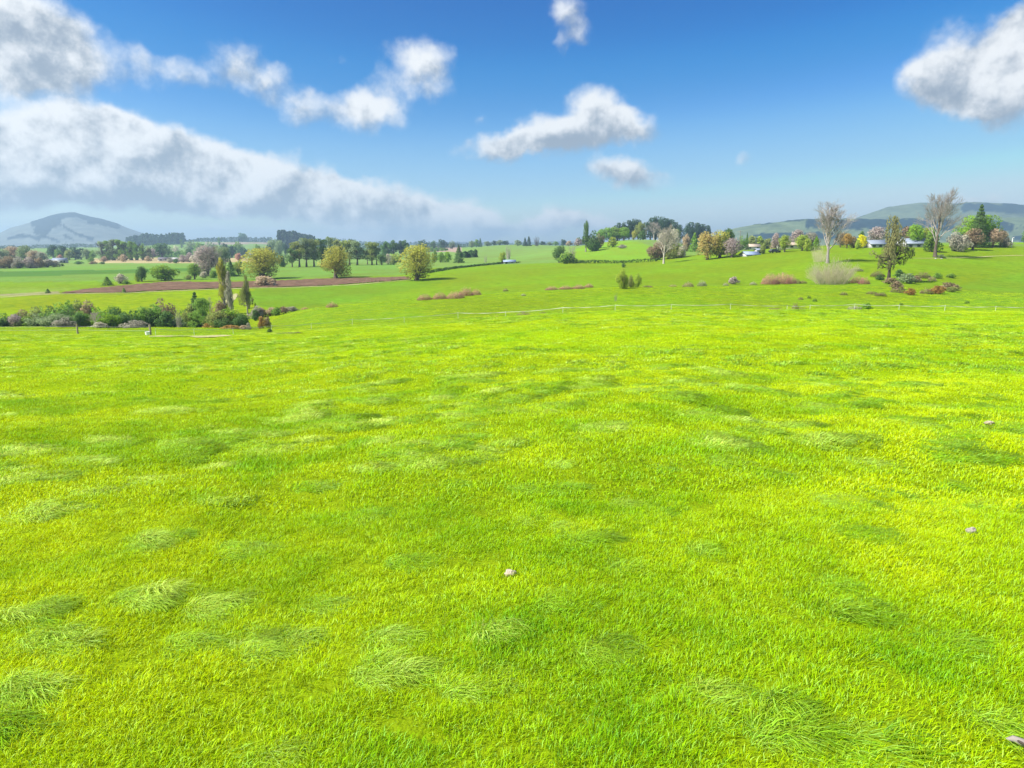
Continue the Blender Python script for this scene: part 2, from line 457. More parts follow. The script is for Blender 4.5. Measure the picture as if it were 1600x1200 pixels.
cc = N.mix(N.ramp(nn, .35, .65), rgb(.42, .37, .20), rgb(.30, .32, .11))
bs = N.n('ShaderNodeBsdfPrincipled', {'Base Color': cc, 'Roughness': .95, 'Specular IOR Level': .05})
N.n('ShaderNodeOutputMaterial', {'Surface': bs.outputs[0]})
def strip(name, pts, width, m, lift, ymin=90, seed=0, kind='structure', label=None):
    """ribbon along ground points with ragged sides"""
    P = [hit(u, v, ymin) for u, v in pts]
    out = []
    for a, b in zip(P[:-1], P[1:]):
        n = max(2, int((b - a).length / 1.2))
        for i in range(n): out.append(a.lerp(b, i / n))
    out.append(P[-1])
    V = []; F = []
    n = len(out)
    for i, p in enumerate(out):
        t = (out[min(i + 1, n - 1)] - out[max(i - 1, 0)]); t.z = 0; t.normalize()
        s = Vector((-t.y, t.x, 0))
        e = min(1, i / (n * .12 + 1), (n - 1 - i) / (n * .12 + 1)) ** .5
        w = width * (.25 + .75 * e) * (1 + .4 * float(vnoise(i * .35, seed + .5, 9)))
        for k in (-.5, -.17, .17, .5):
            q = p + s * w * k
            V.append((q.x, q.y, float(height(q.x, q.y)) + lift))
        if i:
            for k in range(3):
                j = (i - 1) * 4 + k
                F.append((j, j + 1, j + 5, j + 4))
    o = link(name, mesh_np(name, V, np.array(F), m, smooth=True))
    return tag(o, label, None, None, kind)
strip('path', [(-60, 469), (0, 465), (50, 461), (92, 459.4), (200, 458), (300, 453.3), (400, 450), (500, 447.5), (565, 444), (645, 437.2)], 1.6, dry_m, .05, 130, 1, label='pale dry track along the near edge of the ploughed field')
strip('bare_ground', [(232, 526.5), (262, 526), (300, 525), (330, 524.6), (362, 525)], 3.6, dry_m, .06, 60, 2, label='pale bare earth beside the wooden fence post')
strip('dirt_path', [(352, 476), (360, 468), (369, 459)], 2.0, dry_m, .06, 130, 3, label='short pale dirt ramp beside the tall poplar')
strip('worn_track', [(1425, 404), (1500, 403), (1560, 400), (1620, 398)], .8, dry_m, .04, 130, 4, label='faint pale stock track across the right hand hill')

# ------------------------------------------------------------------ far hills and mountain
def hill(name, label, prof, Y0, depth, c_open, c_wood, wood, nz=1.0, seed=0, du=3.0, strokes=()):
    us = np.arange(prof[0][0], prof[-1][0] + du, du)
    pv = np.interp(us, [p[0] for p in prof], [p[1] for p in prof])
    for _ in range(2): pv = np.convolve(np.pad(pv, 2, 'edge'), k5, 'valid')
    nd = 70
    sv = np.linspace(-1, 1, nd)
    V = []; C = []
    U, S = np.meshgrid(us, sv)
    T = (U - 800) / 1088.0
    Yc = Y0 + depth * S
    top = np.interp(U, us, -(pv - 385) / 1088.0 * Y0)
    base = -40.0
    shape = np.where(S < 0, np.cos(S * PI / 2) ** 1.15, np.cos(S * PI / 2))
    X = T * Yc; 
    wl = Y0 / 22.0
    rid = 1 - np.abs(vnoise(X / wl + 7, Yc / (wl * 1.6), seed)) * 1.2
    rid2 = vnoise(X / wl * 2.7, Yc / (wl * 1.6), seed + 1)
    rid3 = vnoise(X / wl * 6, Yc / wl * 4, seed + 2)
    H = (top - base)
    Zh = base + H * np.clip(shape - (1 - rid) * .20 * nz * np.sin(np.clip(shape, 0, 1) * PI) + rid2 * .06 * nz * (1 - shape) + rid3 * .012 * nz, 0, 2)
    # wooded gullies
    w = vnoise(X / wl * 1.6 + 3, Yc / wl * .8, seed + 5) + .45 * vnoise(X / wl * 5, Yc / wl * 3, seed + 6)
    M = (w > wood)
    v_app = 385 - Zh / Yc * 1088
    for (poly, r) in strokes:
        for (u0, v0), (u1, v1) in zip(poly[:-1], poly[1:]):
            tt = np.clip(((U - u0) * (u1 - u0) + (v_app - v0) * (v1 - v0)) / ((u1 - u0) ** 2 + (v1 - v0) ** 2), 0, 1)
            dd = np.hypot(U - u0 - tt * (u1 - u0), v_app - v0 - tt * (v1 - v0))
            M |= (dd < r * (1 + .35 * rid3)) & (S < .25)
    cN = 1 + .15 * rid3[..., None]
    col = np.where(M[..., None], np.array(c_wood), np.array(c_open)) * cN
    Zh = Zh + M * 1.5 * (1 + rid3)
    idx = np.arange(U.size).reshape(U.shape)
    F = np.stack([idx[:-1, :-1], idx[:-1, 1:], idx[1:, 1:], idx[1:, :-1]], -1).reshape(-1, 4)
    o = link(name, mesh_np(name, np.column_stack([X.ravel(), Yc.ravel(), Zh.ravel()]), F, hill_m, col=col.reshape(-1, 3), smooth=True))
    return tag(o, label, None, None, 'structure')
hill_m, N = mat('hill_cover')
geo = N.n('ShaderNodeNewGeometry'); Pp = geo.outputs['Position']
vc = N.n('ShaderNodeVertexColor', layer_name='Col').outputs[0]
nn = N.noise(Pp, .02, 6, .65)
cc = N.mix(1.0, vc, N.n('ShaderNodeCombineColor', {0: N.ramp(nn, .3, .7, .75, 1.25), 1: N.ramp(nn, .3, .7, .78, 1.2), 2: N.ramp(nn, .3, .7, .8, 1.15)}).outputs[0], 'MULTIPLY')
bs = N.n('ShaderNodeBsdfPrincipled', {'Base Color': cc, 'Roughness': .95, 'Specular IOR Level': .02})
N.n('ShaderNodeOutputMaterial', {'Surface': bs.outputs[0]})
hill('mountain', 'hazy blue mountain with forested ridge left of the valley',
     [(-260, 384), (-180, 372), (-60, 366), (0, 366), (20, 357), (55, 348), (85, 339), (105, 335), (122, 334), (140, 339), (165, 344), (185, 350), (205, 358), (228, 366), (250, 374), (275, 381), (320, 386)],
     4000, 1000, (.125, .15, .14), (.006, .014, .018), .95, .45, 21, 2.0,
     strokes=[([(58, 350), (88, 340), (122, 336), (150, 344), (186, 353)], 5.5), ([(66, 362), (76, 352), (90, 347)], 9), ([(15, 374), (30, 369), (48, 369), (62, 375)], 2.4),
              ([(60, 373), (72, 368), (80, 360)], 3.2), ([(70, 369), (84, 374), (92, 377)], 2.0), ([(104, 355), (122, 366), (146, 374)], 2.2), ([(102, 368), (116, 375)], 2.0)])
hill('hill', 'smooth high green hill behind the right hand farm',
     [(1240, 384), (1290, 360), (1336, 341), (1380, 326), (1431, 319), (1482, 321), (1512, 318), (1549, 320), (1600, 324), (1700, 330), (1860, 345), (1980, 372)],
     3100, 750, (.105, .145, .09), (.018, .042, .045), 1.1, .35, 41, 3.0, strokes=[([(1500, 326), (1560, 328), (1640, 335)], 6), ([(1560, 322), (1620, 328)], 4)])
hill('hill', 'lower hill with dark blue forest slope right of centre',
     [(1080, 383), (1115, 372), (1142, 358), (1179, 352), (1204, 349), (1263, 344), (1331, 344), (1380, 345), (1440, 341), (1500, 348), (1536, 342), (1600, 341), (1700, 343), (1800, 352), (1900, 368)],
     2200, 500, (.11, .155, .085), (.012, .034, .042), .75, .4, 61, 3.0,
     strokes=[([(1262, 350), (1300, 352), (1340, 352)], 7), ([(1340, 350), (1400, 354), (1480, 352)], 8), ([(1180, 372), (1230, 368), (1300, 370)], 5), ([(1545, 352), (1575, 358)], 5)])
hill('hill', 'thin line of far blue hills across the centre of the horizon',
     [(380, 386), (460, 382), (520, 380), (560, 378.5), (640, 379.5), (720, 378), (790, 380), (860, 377), (920, 378), (1000, 380), (1100, 379), (1160, 376), (1200, 381), (1280, 386)],
     6500, 900, (.06, .12, .05), (.014, .036, .028), .1, .6, 81, 4.0)
hill('hill', 'low blue ridge at the far left edge of the valley',
     [(-420, 384), (-330, 370), (-220, 374), (-100, 376), (-20, 379), (30, 383), (60, 387)],
     5200, 700, (.06, .13, .04), (.014, .036, .028), .1, .6, 91, 4.0)
hill('hill', 'hills closing the valley to the far left', [(-1900, 384), (-1600, 372), (-1200, 366), (-900, 374), (-600, 372), (-380, 384)], 5600, 900, (.07, .15, .04), (.014, .036, .028), .1, .6, 95, 8.0)
hill('hill', 'hills closing the valley to the far right', [(1850, 384), (2000, 366), (2300, 352), (2700, 360), (3100, 384)], 4200, 900, (.07, .15, .04), (.014, .036, .028), .1, .6, 96, 8.0)
# ------------------------------------------------------------------ grass: clumps of real blades, scattered by geometry nodes
def blade_mat(name, c_lo, c_hi, c_tint, spec, upmix=.7):
    m, N = mat(name)
    rel = N.n('ShaderNodeAttribute', attribute_name='along').outputs['Fac']
    br = N.n('ShaderNodeAttribute', attribute_name='brand').outputs['Fac']
    tint = N.n('ShaderNodeAttribute', attribute_name='tint', attribute_type='INSTANCER').outputs['Fac']
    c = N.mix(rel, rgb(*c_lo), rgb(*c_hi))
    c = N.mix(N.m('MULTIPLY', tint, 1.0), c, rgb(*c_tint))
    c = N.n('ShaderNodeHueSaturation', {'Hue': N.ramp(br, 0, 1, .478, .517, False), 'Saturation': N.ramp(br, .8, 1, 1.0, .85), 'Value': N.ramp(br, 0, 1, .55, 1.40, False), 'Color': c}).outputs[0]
    gn = N.n('ShaderNodeNewGeometry').outputs['Normal']
    lay = N.n('ShaderNodeAttribute', attribute_name='lay', attribute_type='INSTANCER').outputs['Vector']
    nrm = N.v('NORMALIZE', N.v('ADD', N.v('MULTIPLY', gn, (upmix, upmix, upmix)), lay))
    d = N.n('ShaderNodeBsdfPrincipled', {'Normal': nrm, 'Base Color': c, 'Roughness': .50, 'Specular IOR Level': spec})
    t = N.n('ShaderNodeBsdfTranslucent', {'Color': N.n('ShaderNodeHueSaturation', {'Hue': .487, 'Saturation': 1.1, 'Value': 1.25, 'Color': c}).outputs[0]})
    mx = N.n('ShaderNodeMixShader', {0: .36, 1: d.outputs[0], 2: t.outputs[0]})
    N.n('ShaderNodeOutputMaterial', {'Surface': mx.outputs[0]})
    return m
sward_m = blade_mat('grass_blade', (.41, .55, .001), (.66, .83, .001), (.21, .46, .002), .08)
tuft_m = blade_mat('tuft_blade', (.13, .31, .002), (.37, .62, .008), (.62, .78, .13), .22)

def clump(name, n, rad, h0, h1, w, lean, curl, segs, m, seed, spread=.5):
    r = np.random.default_rng(seed)
    a = r.uniform(0, 2 * PI, n); q = rad * np.sqrt(r.uniform(0, 1, n))
    bx, by = q * np.cos(a), q * np.sin(a)
    h = r.uniform(h0, h1, n) * (1 - .35 * (q / rad) ** 2)
    # lean: common wind direction (+x, towards viewer) plus outward spread plus chance
    dx = lean * .85 + spread * np.cos(a) * q / rad + r.normal(0, .32, n)
    dy = -lean * .35 + spread * np.sin(a) * q / rad + r.normal(0, .32, n)
    wv = w * r.uniform(.65, 1.25, n)
    fa = r.uniform(0, PI, n)
    cx, cyy = np.cos(fa), np.sin(fa)
    br = r.uniform(0, 1, n)
    V = []; al = []; bd = []
    for s in range(segs + 1):
        t = s / segs
        bend = t ** 1.7
        L = h * t
        k = curl * bend
        nrm = np.sqrt(1 + (dx * k) ** 2 + (dy * k) ** 2)
        px = bx + dx * L * (.35 + k) / nrm; py = by + dy * L * (.35 + k) / nrm; pz = L / nrm * (1 - .22 * bend * curl) - .012
        ww = wv * (1 - t ** 2.2) + .0004
        if s < segs:
            V.append(np.stack([px - cx * ww / 2, py - cyy * ww / 2, pz], -1)); V.append(np.stack([px + cx * ww / 2, py + cyy * ww / 2, pz], -1))
            al += [np.full(n, t)] * 2; bd += [br] * 2
        else:
            V.append(np.stack([px, py, pz], -1)); al.append(np.full(n, t)); bd.append(br)
    V = np.stack(V, 1); k = V.shape[1]
    base = (np.arange(n) * k)[:, None]
    q4 = [base + np.array([[2*s, 2*s+1, 2*s+3, 2*s+2]]) for s in range(segs - 1)]
    t3 = base + np.array([[2*(segs-1), 2*(segs-1)+1, 2*segs]])
    F = ([np.concatenate(q4)] if q4 else []) + [t3]
    me = mesh_np(name, V.reshape(-1, 3), F, m, smooth=True)
    for nm, val in (('along', np.stack(al, 1)), ('brand', np.stack(bd, 1))):
        at_ = me.attributes.new(nm, 'FLOAT', 'POINT'); at_.data.foreach_set('value', val.reshape(-1).astype(np.float32))
    return me
def slope_normal(x, y, e):
    return np.column_stack([-(height(x + e, y) - height(x - e, y)) / (2 * e), -(height(x, y + e) - height(x, y - e)) / (2 * e), np.ones(len(x))])
def scatter(name, label, protos, P, S, RZ, TINT, IDX, LAY, kind='stuff'):
    c = bpy.data.collections.new(name + '_clumps')
    for i, me in enumerate(protos):
        c.objects.link(bpy.data.objects.new('%s_clump' % name, me))
    me = mesh_np(name, P, np.zeros((0, 3), int), protos[0].materials[0])
    for nm, typ, val in (('lay', 'FLOAT_VECTOR', LAY), ('scl', 'FLOAT_VECTOR', S), ('rot', 'FLOAT_VECTOR', RZ), ('tint', 'FLOAT', TINT), ('pick', 'INT', IDX)):
        a_ = me.attributes.new(nm, typ, 'POINT')
        a_.data.foreach_set('vector' if typ == 'FLOAT_VECTOR' else 'value', np.asarray(val).reshape(-1).astype(np.int32 if typ == 'INT' else np.float32))
    o = link(name, me)
    g = bpy.data.node_groups.new(name + '_scatter', 'GeometryNodeTree')
    g.interface.new_socket('Geometry', in_out='INPUT', socket_type='NodeSocketGeometry')
    g.interface.new_socket('Geometry', in_out='OUTPUT', socket_type='NodeSocketGeometry')
    gi = g.nodes.new('NodeGroupInput'); go = g.nodes.new('NodeGroupOutput')
    ci = g.nodes.new('GeometryNodeCollectionInfo'); ci.inputs['Collection'].default_value = c
    ci.inputs['Separate Children'].default_value = True; ci.inputs['Reset Children'].default_value = True
    ip = g.nodes.new('GeometryNodeInstanceOnPoints'); ip.inputs['Pick Instance'].default_value = True
    def na(nm, typ):
        x = g.nodes.new('GeometryNodeInputNamedAttribute'); x.data_type = typ; x.inputs['Name'].default_value = nm; return x.outputs['Attribute']
    g.links.new(gi.outputs[0], ip.inputs['Points']); g.links.new(ci.outputs[0], ip.inputs['Instance'])
    g.links.new(na('pick', 'INT'), ip.inputs['Instance Index'])
    e2r = g.nodes.new('FunctionNodeEulerToRotation'); g.links.new(na('rot', 'FLOAT_VECTOR'), e2r.inputs[0])
    g.links.new(e2r.outputs[0], ip.inputs['Rotation']); g.links.new(na('scl', 'FLOAT_VECTOR'), ip.inputs['Scale'])
    g.links.new(ip.outputs[0], go.inputs[0])
    md = o.modifiers.new('scatter', 'NODES'); md.node_group = g
    return tag(o, label, None, None, kind)

# where the long windblown tufts grow (old dung patches): the ones the photograph shows large, then more of the same
TUFTS = []   # x, y, radius, height factor, paleness
for (u, v, rpx, hf, pl) in [(1338, 955, 50, 1.15, 0), (1210, 1125, 85, 1.2, .1), (70, 800, 60, 1.1, .55), (612, 1045, 62, 1.2, .5), (240, 845, 50, 1.0, .45),
        (50, 962, 55, 1.2, .5), (420, 1010, 75, 1.1, .45), (230, 935, 55, 1.15, .55), (330, 950, 60, 1.0, .5), (90, 1000, 60, .9, .4), (40, 1075, 55, 1.1, .4),
        (640, 880, 35, .9, .1), (650, 878, 20, .8, .0), (770, 985, 35, 1.0, .5), (940, 1020, 55, .95, .3), (160, 690, 45, 1.0, .8), (880, 825, 24, 1.0, .5), (970, 790, 22, .9, .3),
        (380, 860, 50, .9, .3), (300, 1010, 55, .8, .2), (590, 695, 30, .9, .6), (640, 710, 26, .9, .6), (1110, 680, 34, .8, .2), (1205, 742, 26, .9, .1), (1340, 570, 60, 1, .2),
        (700, 650, 40, .8, .6), (560, 660, 34, .9, .7), (420, 680, 34, .9, .6), (500, 760, 30, .7, .4), (1000, 610, 34, .8, .5), (1260, 640, 30, .8, .2), (950, 668, 60, .9, .6),
        (970, 885, 30, .7, .2), (1310, 915, 30, .8, 0), (1570, 1140, 50, .8, .1), (1480, 1010, 50, .6, .1), (140, 720, 60, .7, .6), (20, 620, 50, .8, .7), (260, 640, 50, .8, .7),
        (600, 1000, 40, .8, .3), (500, 945, 40, .8, .3), (1100, 860, 30, .7, .2), (880, 940, 40, .6, .2), (1560, 795, 50, .9, .1), (1480, 690, 40, .8, .1), (1550, 640, 45, .9, .05)]:
    p = hit(u, v, 2.5, 80)
    R0 = rpx / 1100 * p.length
    for k in range(6):          # each patch is several uneven clumps grown together
        a_ = k * 1.9 + u; q_ = R0 * (.0, .42, .5, .62, .55, .8)[k]
        TUFTS.append((p.x + q_ * math.cos(a_), p.y + q_ * .8 * math.sin(a_), R0 * (.62, .45, .40, .34, .38, .26)[k], hf * (1, .85, 1.05, .7, .9, .7)[k], pl * (1, .7, 1.1, .5, .9, .6)[k]))
r = np.random.default_rng(5)
n = 6500
yy = np.sqrt(r.uniform(3 ** 2, 88 ** 2, n)); xx = r.uniform(-1, 1, n) * (yy * .82 + 1.5)
keep = 0
n3 = 4200                      # broader windblown patches further out
y3 = np.sqrt(r.uniform(11 ** 2, 86 ** 2, n3)); x3 = r.uniform(-1, 1, n3) * (y3 * .80 + 1.5)
for i in range(n3):
    if vnoise(x3[i] / 9, y3[i] / 9, 37) < -.25: continue
    left = 1 - (x3[i] / y3[i] + .8) / 1.6
    TUFTS.append((x3[i], y3[i], r.uniform(.28, .62) * (1 + y3[i] / 130), r.uniform(.75, 1.5), np.clip(r.uniform(-.6, .5) + .45 * left, 0, .8)))
for i in range(n):
    dens = .5 + .5 * float(vnoise(xx[i] / 6, yy[i] / 6, 31))
    if r.uniform() > .25 + .85 * dens * dens: continue
    left = 1 - (xx[i] / max(yy[i], 4) + .8) / 1.6
    TUFTS.append((xx[i], yy[i], r.uniform(.10, .36) * (1 + yy[i] / 90) * (1.25 if r.uniform() < .25 else 1), r.uniform(.35, 1.0) * (.7 + .45 * left), np.clip(r.uniform(-.45, .45) + .35 * left, 0, .75)))
TU = np.array(TUFTS)
CELL = 1.5
from collections import defaultdict
grid = defaultdict(list)
for i, t in enumerate(TU): grid[(int(t[0] // CELL), int(t[1] // CELL))].append(i)
def tuftness(px, py):
    """0..1 closeness to a tuft and its index"""
    out = np.zeros(len(px)); who = np.full(len(px), -1)
    cx = np.floor(px / CELL).astype(int); cyy = np.floor(py / CELL).astype(int)
    for k in range(len(px)):
        b = 0; w = -1
        for a in (-1, 0, 1):
            for c in (-1, 0, 1):
                for i in grid.get((cx[k] + a, cyy[k] + c), ()):
                    t = TU[i]
                    d = math.hypot((px[k] - t[0]) / t[2] * .85, (py[k] - t[1]) / t[2] * 1.1)
                    f = 1 - d
                    if f > b: b = f; w = i
        out[k] = b; who[k] = w
    return out, who

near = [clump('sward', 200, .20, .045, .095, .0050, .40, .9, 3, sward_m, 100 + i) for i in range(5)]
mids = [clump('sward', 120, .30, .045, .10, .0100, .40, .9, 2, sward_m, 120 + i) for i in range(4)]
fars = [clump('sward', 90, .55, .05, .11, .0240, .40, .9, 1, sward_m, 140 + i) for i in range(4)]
def band(y0, y1, dens, seed, side=1.6):
    r = np.random.default_rng(seed)
    w = .80 * y1 + side
    n = int(dens * 2 * w * (y1 - y0))
    x = r.uniform(-w, w, n); y = r.uniform(y0, y1, n)
    k = (np.abs(x) < .80 * y + side)
    x = x[k]; y = y[k]
    return x, y, r
PP = []; SS = []; RR = []; TT = []; II = []; LL = []
for (y0, y1, dens, base, cnt) in ((1.9, 9, 46, 0, 5), (9, 22, 19, 5, 4), (22, 90, 4.5, 9, 4), (90, 150, 1.3, 9, 4)):
    x, y, r = band(y0, y1, dens, int(y0 * 10) + 3)
    z = height(x, y)
    mac = vnoise(x / 2.3, y / 2.3, 11) * .5 + vnoise(x / .8, y / .8, 12) * .5
    hgt = 1.1 + .35 * mac + r.normal(0, .12, len(x))
    wide = 1 + r.normal(0, .08, len(x))
    LL.append(slope_normal(x, y, .12 + y0 * .01))
    PP.append(np.column_stack([x, y, z])); SS.append(np.column_stack([wide, wide, np.clip(hgt, .45, 2)]))
    RR.append(np.column_stack([r.normal(0, .06, len(x)), r.normal(0, .06, len(x)), r.normal(0, .9, len(x))]))
    TT.append(np.clip(.38 + .70 * mac + .2 * vnoise(x / 9, y / 9, 13) + r.normal(0, .08, len(x)), 0, 1)); II.append(base + r.integers(0, cnt, len(x)))
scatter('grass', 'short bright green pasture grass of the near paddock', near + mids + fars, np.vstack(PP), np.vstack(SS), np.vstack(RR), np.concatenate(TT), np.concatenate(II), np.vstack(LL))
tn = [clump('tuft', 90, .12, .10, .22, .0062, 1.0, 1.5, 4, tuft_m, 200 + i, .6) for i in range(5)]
tm = [clump('tuft', 46, .14, .10, .22, .0120, 1.0, 1.5, 3, tuft_m, 220 + i, .6) for i in range(4)]
tf = [clump('tuft', 26, .22, .10, .22, .0280, 1.0, 1.5, 2, tuft_m, 240 + i, .6) for i in range(4)]
PP = []; SS = []; RR = []; TT = []; II = []; LL = []
r = np.random.default_rng(77)
for (tx, ty, tr, hf, pl) in TUFTS:
    d = math.hypot(tx, ty)
    base, cnt, dn, rc = (0, 5, 70, .12) if d < 10 else ((5, 4, 45, .14) if d < 24 else (9, 4, 8, .22))
    m_ = max(2, int(dn * PI * tr * tr))
    a = r.uniform(0, 2 * PI, m_); q = tr * np.sqrt(r.uniform(0, 1, m_))
    x = tx + q * np.cos(a) / .85; y = ty + q * np.sin(a) / 1.1
    f = np.clip(1 - (q / tr) ** 1.6, .12, 1) * (.8 + .35 * vnoise(x / .13, y / .13, 17))
    dirn = r.normal(0, .35)
    L_ = slope_normal(x, y, .15); kk = .9 * hf * (q / tr) ** .8
    L_[:, 0] += kk * np.cos(a); L_[:, 1] += kk * np.sin(a); LL.append(L_)
    PP.append(np.column_stack([x, y, height(x, y)]))
    s = .75 + .45 * f
    SS.append(np.column_stack([s, s, hf * (.42 + .85 * f) * r.uniform(.8, 1.2, m_)]))
    RR.append(np.column_stack([np.zeros(m_), np.zeros(m_), dirn + r.normal(0, .35, m_)]))
    # wind-turned pale backs sit on the crown of each tuft
    TT.append(np.clip(pl * (.25 + 1.1 * f) + r.normal(0, .12, m_), 0, 1)); II.append(base + r.integers(0, cnt, m_))
scatter('grass_tufts', 'taller windblown tufts of bluish green grass in the near paddock', tn + tm + tf, np.vstack(PP), np.vstack(SS), np.vstack(RR), np.concatenate(TT), np.concatenate(II), np.vstack(LL))
print('grass points', sum(len(p) for p in PP))
# ------------------------------------------------------------------ trees and shrubs
def leaf_mat(name, c, var=.30, trans=.42, rough=.7):
    m, N = mat(name)
    a = N.n('ShaderNodeAttribute', attribute_name='Col').outputs['Color']
    s = N.n('ShaderNodeSeparateColor', {0: a})
    oi = N.n('ShaderNodeObjectInfo').outputs['Random']
    h = N.m('ADD', N.ramp(s.outputs[1], 0, 1, .478, .522, False), N.ramp(oi, 0, 1, -.008, .008, False))
    v = N.m('MULTIPLY', N.ramp(s.outputs[0], 0, 1, 1 - var, 1 + var, False), N.ramp(oi, 0, 1, .9, 1.1, False))
    c_ = N.n('ShaderNodeHueSaturation', {'Hue': h, 'Saturation': 1.0, 'Value': v, 'Color': rgb(*c)}).outputs[0]
    ob = N.n('ShaderNodeTexCoord').outputs['Object']
    dome = N.v('NORMALIZE', N.n('ShaderNodeVectorTransform', {0: N.v('SUBTRACT', ob, (0, 0, .35))}, vector_type='NORMAL', convert_from='OBJECT', convert_to='WORLD').outputs[0])
    nrm = N.v('NORMALIZE', N.v('ADD', N.v('MULTIPLY', N.n('ShaderNodeNewGeometry').outputs['Normal'], (1.0, 1.0, 1.0)), dome))
    d = N.n('ShaderNodeBsdfPrincipled', {'Normal': nrm, 'Base Color': c_, 'Roughness': rough, 'Specular IOR Level': .08})
    t = N.n('ShaderNodeBsdfTranslucent', {'Color': c_})
    mx = N.n('ShaderNodeMixShader', {0: trans, 1: d.outputs[0], 2: t.outputs[0]})
    N.n('ShaderNodeOutputMaterial', {'Surface': mx.outputs[0]})
    return m
PAL = {k: leaf_mat('leaf_' + k, *v) for k, v in {
    'yellow': ((.50, .50, .085), .25), 'yellowgreen': ((.38, .48, .06), .28), 'olive': ((.29, .34, .09), .35), 'dark': ((.125, .23, .06), .4),
    'mid': ((.23, .38, .06), .35), 'bright': ((.25, .43, .04), .3), 'pine': ((.065, .125, .06), .4), 'orange': ((.52, .42, .13), .25),
    'mauve': ((.46, .38, .34), .25), 'pink': ((.62, .34, .25), .5), 'brown': ((.34, .26, .15), .4), 'grey': ((.42, .40, .30), .3), 'pale': ((.58, .54, .40), .25),
    'olivebrown': ((.27, .265, .10), .45), 'rust': ((.42, .26, .07), .35), 'gorse': ((.78, .70, .02), .2), 'straw': ((.64, .58, .34), .25), 'sage': ((.28, .36, .17), .3), 'tan': ((.52, .40, .25), .3)}.items()}
def wood_mat(name, c0, c1):
    m, N = mat(name)
    g = N.n('ShaderNodeNewGeometry').outputs['Position']
    nn = N.noise(g, 1.6, 5, .7)
    bs = N.n('ShaderNodeBsdfPrincipled', {'Base Color': N.mix(N.ramp(nn, .3, .7), rgb(*c0), rgb(*c1)), 'Roughness': .9, 'Specular IOR Level': .1})
    N.n('ShaderNodeOutputMaterial', {'Surface': bs.outputs[0]})
    return m
WOOD = {'bark': wood_mat('bark', (.09, .07, .05), (.16, .13, .10)), 'palebark': wood_mat('pale_bark', (.34, .30, .24), (.52, .47, .39)),
        'greybark': wood_mat('grey_bark', (.20, .175, .15), (.34, .30, .27)), 'twig': wood_mat('twig', (.27, .235, .205), (.42, .375, .335)),
        'darkbark': wood_mat('dark_bark', (.05, .04, .03), (.10, .08, .06)), 'strawstem': wood_mat('straw_stem', (.50, .44, .28), (.66, .60, .42)),
        'pinktwig': wood_mat('cut_twig', (.38, .24, .17), (.52, .36, .27)), 'post': wood_mat('weathered_post', (.26, .21, .13), (.42, .35, .23))}

class Geo:
    def __init__(s): s.V = []; s.F = []; s.n = 0; s.C = []
    def add(s, V, F, C=None):
        V = np.asarray(V, float); s.V.append(V); s.F.append(np.asarray(F) + s.n); s.n += len(V)
        s.C.append(np.full((len(V), 3), .5) if C is None else C)
    def mesh(s, name, m):
        q = [f for f in s.F if f.shape[1] == 4]; t = [f for f in s.F if f.shape[1] == 3]
        F = ([np.concatenate(q)] if q else []) + ([np.concatenate(t)] if t else [])
        return mesh_np(name, np.concatenate(s.V), F, m, col=np.concatenate(s.C))
def rot_basis(r, n):
    a = r.normal(size=(n, 3)); a /= np.linalg.norm(a, axis=1)[:, None]
    b = r.normal(size=(n, 3)); b -= (b * a).sum(1)[:, None] * a; b /= np.linalg.norm(b, axis=1)[:, None]
    return a, b
def add_leaves(g, r, P, size, up=0.0, tone=None, asp=.55):
    n = len(P)
    a, b = rot_basis(r, n)
    if up:
        a = a * (1 - up) + np.array([0, 0, 1.0]) * up; a /= np.linalg.norm(a, axis=1)[:, None]
    s = size * r.uniform(.6, 1.35, n)[:, None]
    V = np.stack([P - a * s, P + b * s * asp, P + a * s, P - b * s * asp], 1).reshape(-1, 3)
    C = np.zeros((n, 3)); C[:, 0] = np.clip(r.uniform(.2, .8, n) + (0 if tone is None else tone), 0, 1); C[:, 1] = r.uniform(0, 1, n); C[:, 2] = .5
    g.add(V, np.arange(4 * n).reshape(n, 4), np.repeat(C, 4, 0))
def tube(g, pts, rad, sides=5):
    pts = np.asarray(pts, float); n = len(pts)
    t = np.gradient(pts, axis=0); t /= np.linalg.norm(t, axis=1)[:, None] + 1e-12
    ref = np.array([.31, .95, .05]); 
    u = np.cross(t, ref); u /= np.linalg.norm(u, axis=1)[:, None] + 1e-9
    w = np.cross(t, u)
    an = np.arange(sides) * 2 * PI / sides
    rad = np.asarray(rad, float)[:, None, None]
    V = pts[:, None, :] + rad * (np.cos(an)[None, :, None] * u[:, None, :] + np.sin(an)[None, :, None] * w[:, None, :])
    i = np.arange(n * sides).reshape(n, sides); j = np.roll(i, -1, 1)
    F = np.stack([i[:-1], j[:-1], j[1:], i[1:]], -1).reshape(-1, 4)
    g.add(V.reshape(-1, 3), F)
def lobe_pts(r, lobes, n):
    L = np.array(lobes); vol = L[:, 3] * L[:, 4]; k = r.choice(len(L), n, p=vol / vol.sum())
    d = r.normal(size=(n, 3)); d /= np.linalg.norm(d, axis=1)[:, None]
    q = r.uniform(.35, 1, n) ** .45 * (1 + r.normal(0, .07, n))
    P = L[k, :3] + d * q[:, None] * np.column_stack([L[k, 3], L[k, 3], L[k, 4]])
    return P, (k * .618 % 1 - .5) * .35
def limbs_to(g, r, base, lobes, rad, frac, sides=4, step=1):
    for l in lobes[::step]:
        c = np.array(l[:3]); s = np.array([base[0], base[1], min(base[2] * r.uniform(frac, 1), c[2] * .85)])
        mid = (s + c) / 2 + np.array([0, 0, -.03])
        tube(g, [s, mid, c], [rad * r.uniform(.4, .6), rad * .33, rad * .1], sides)
MESH = {}
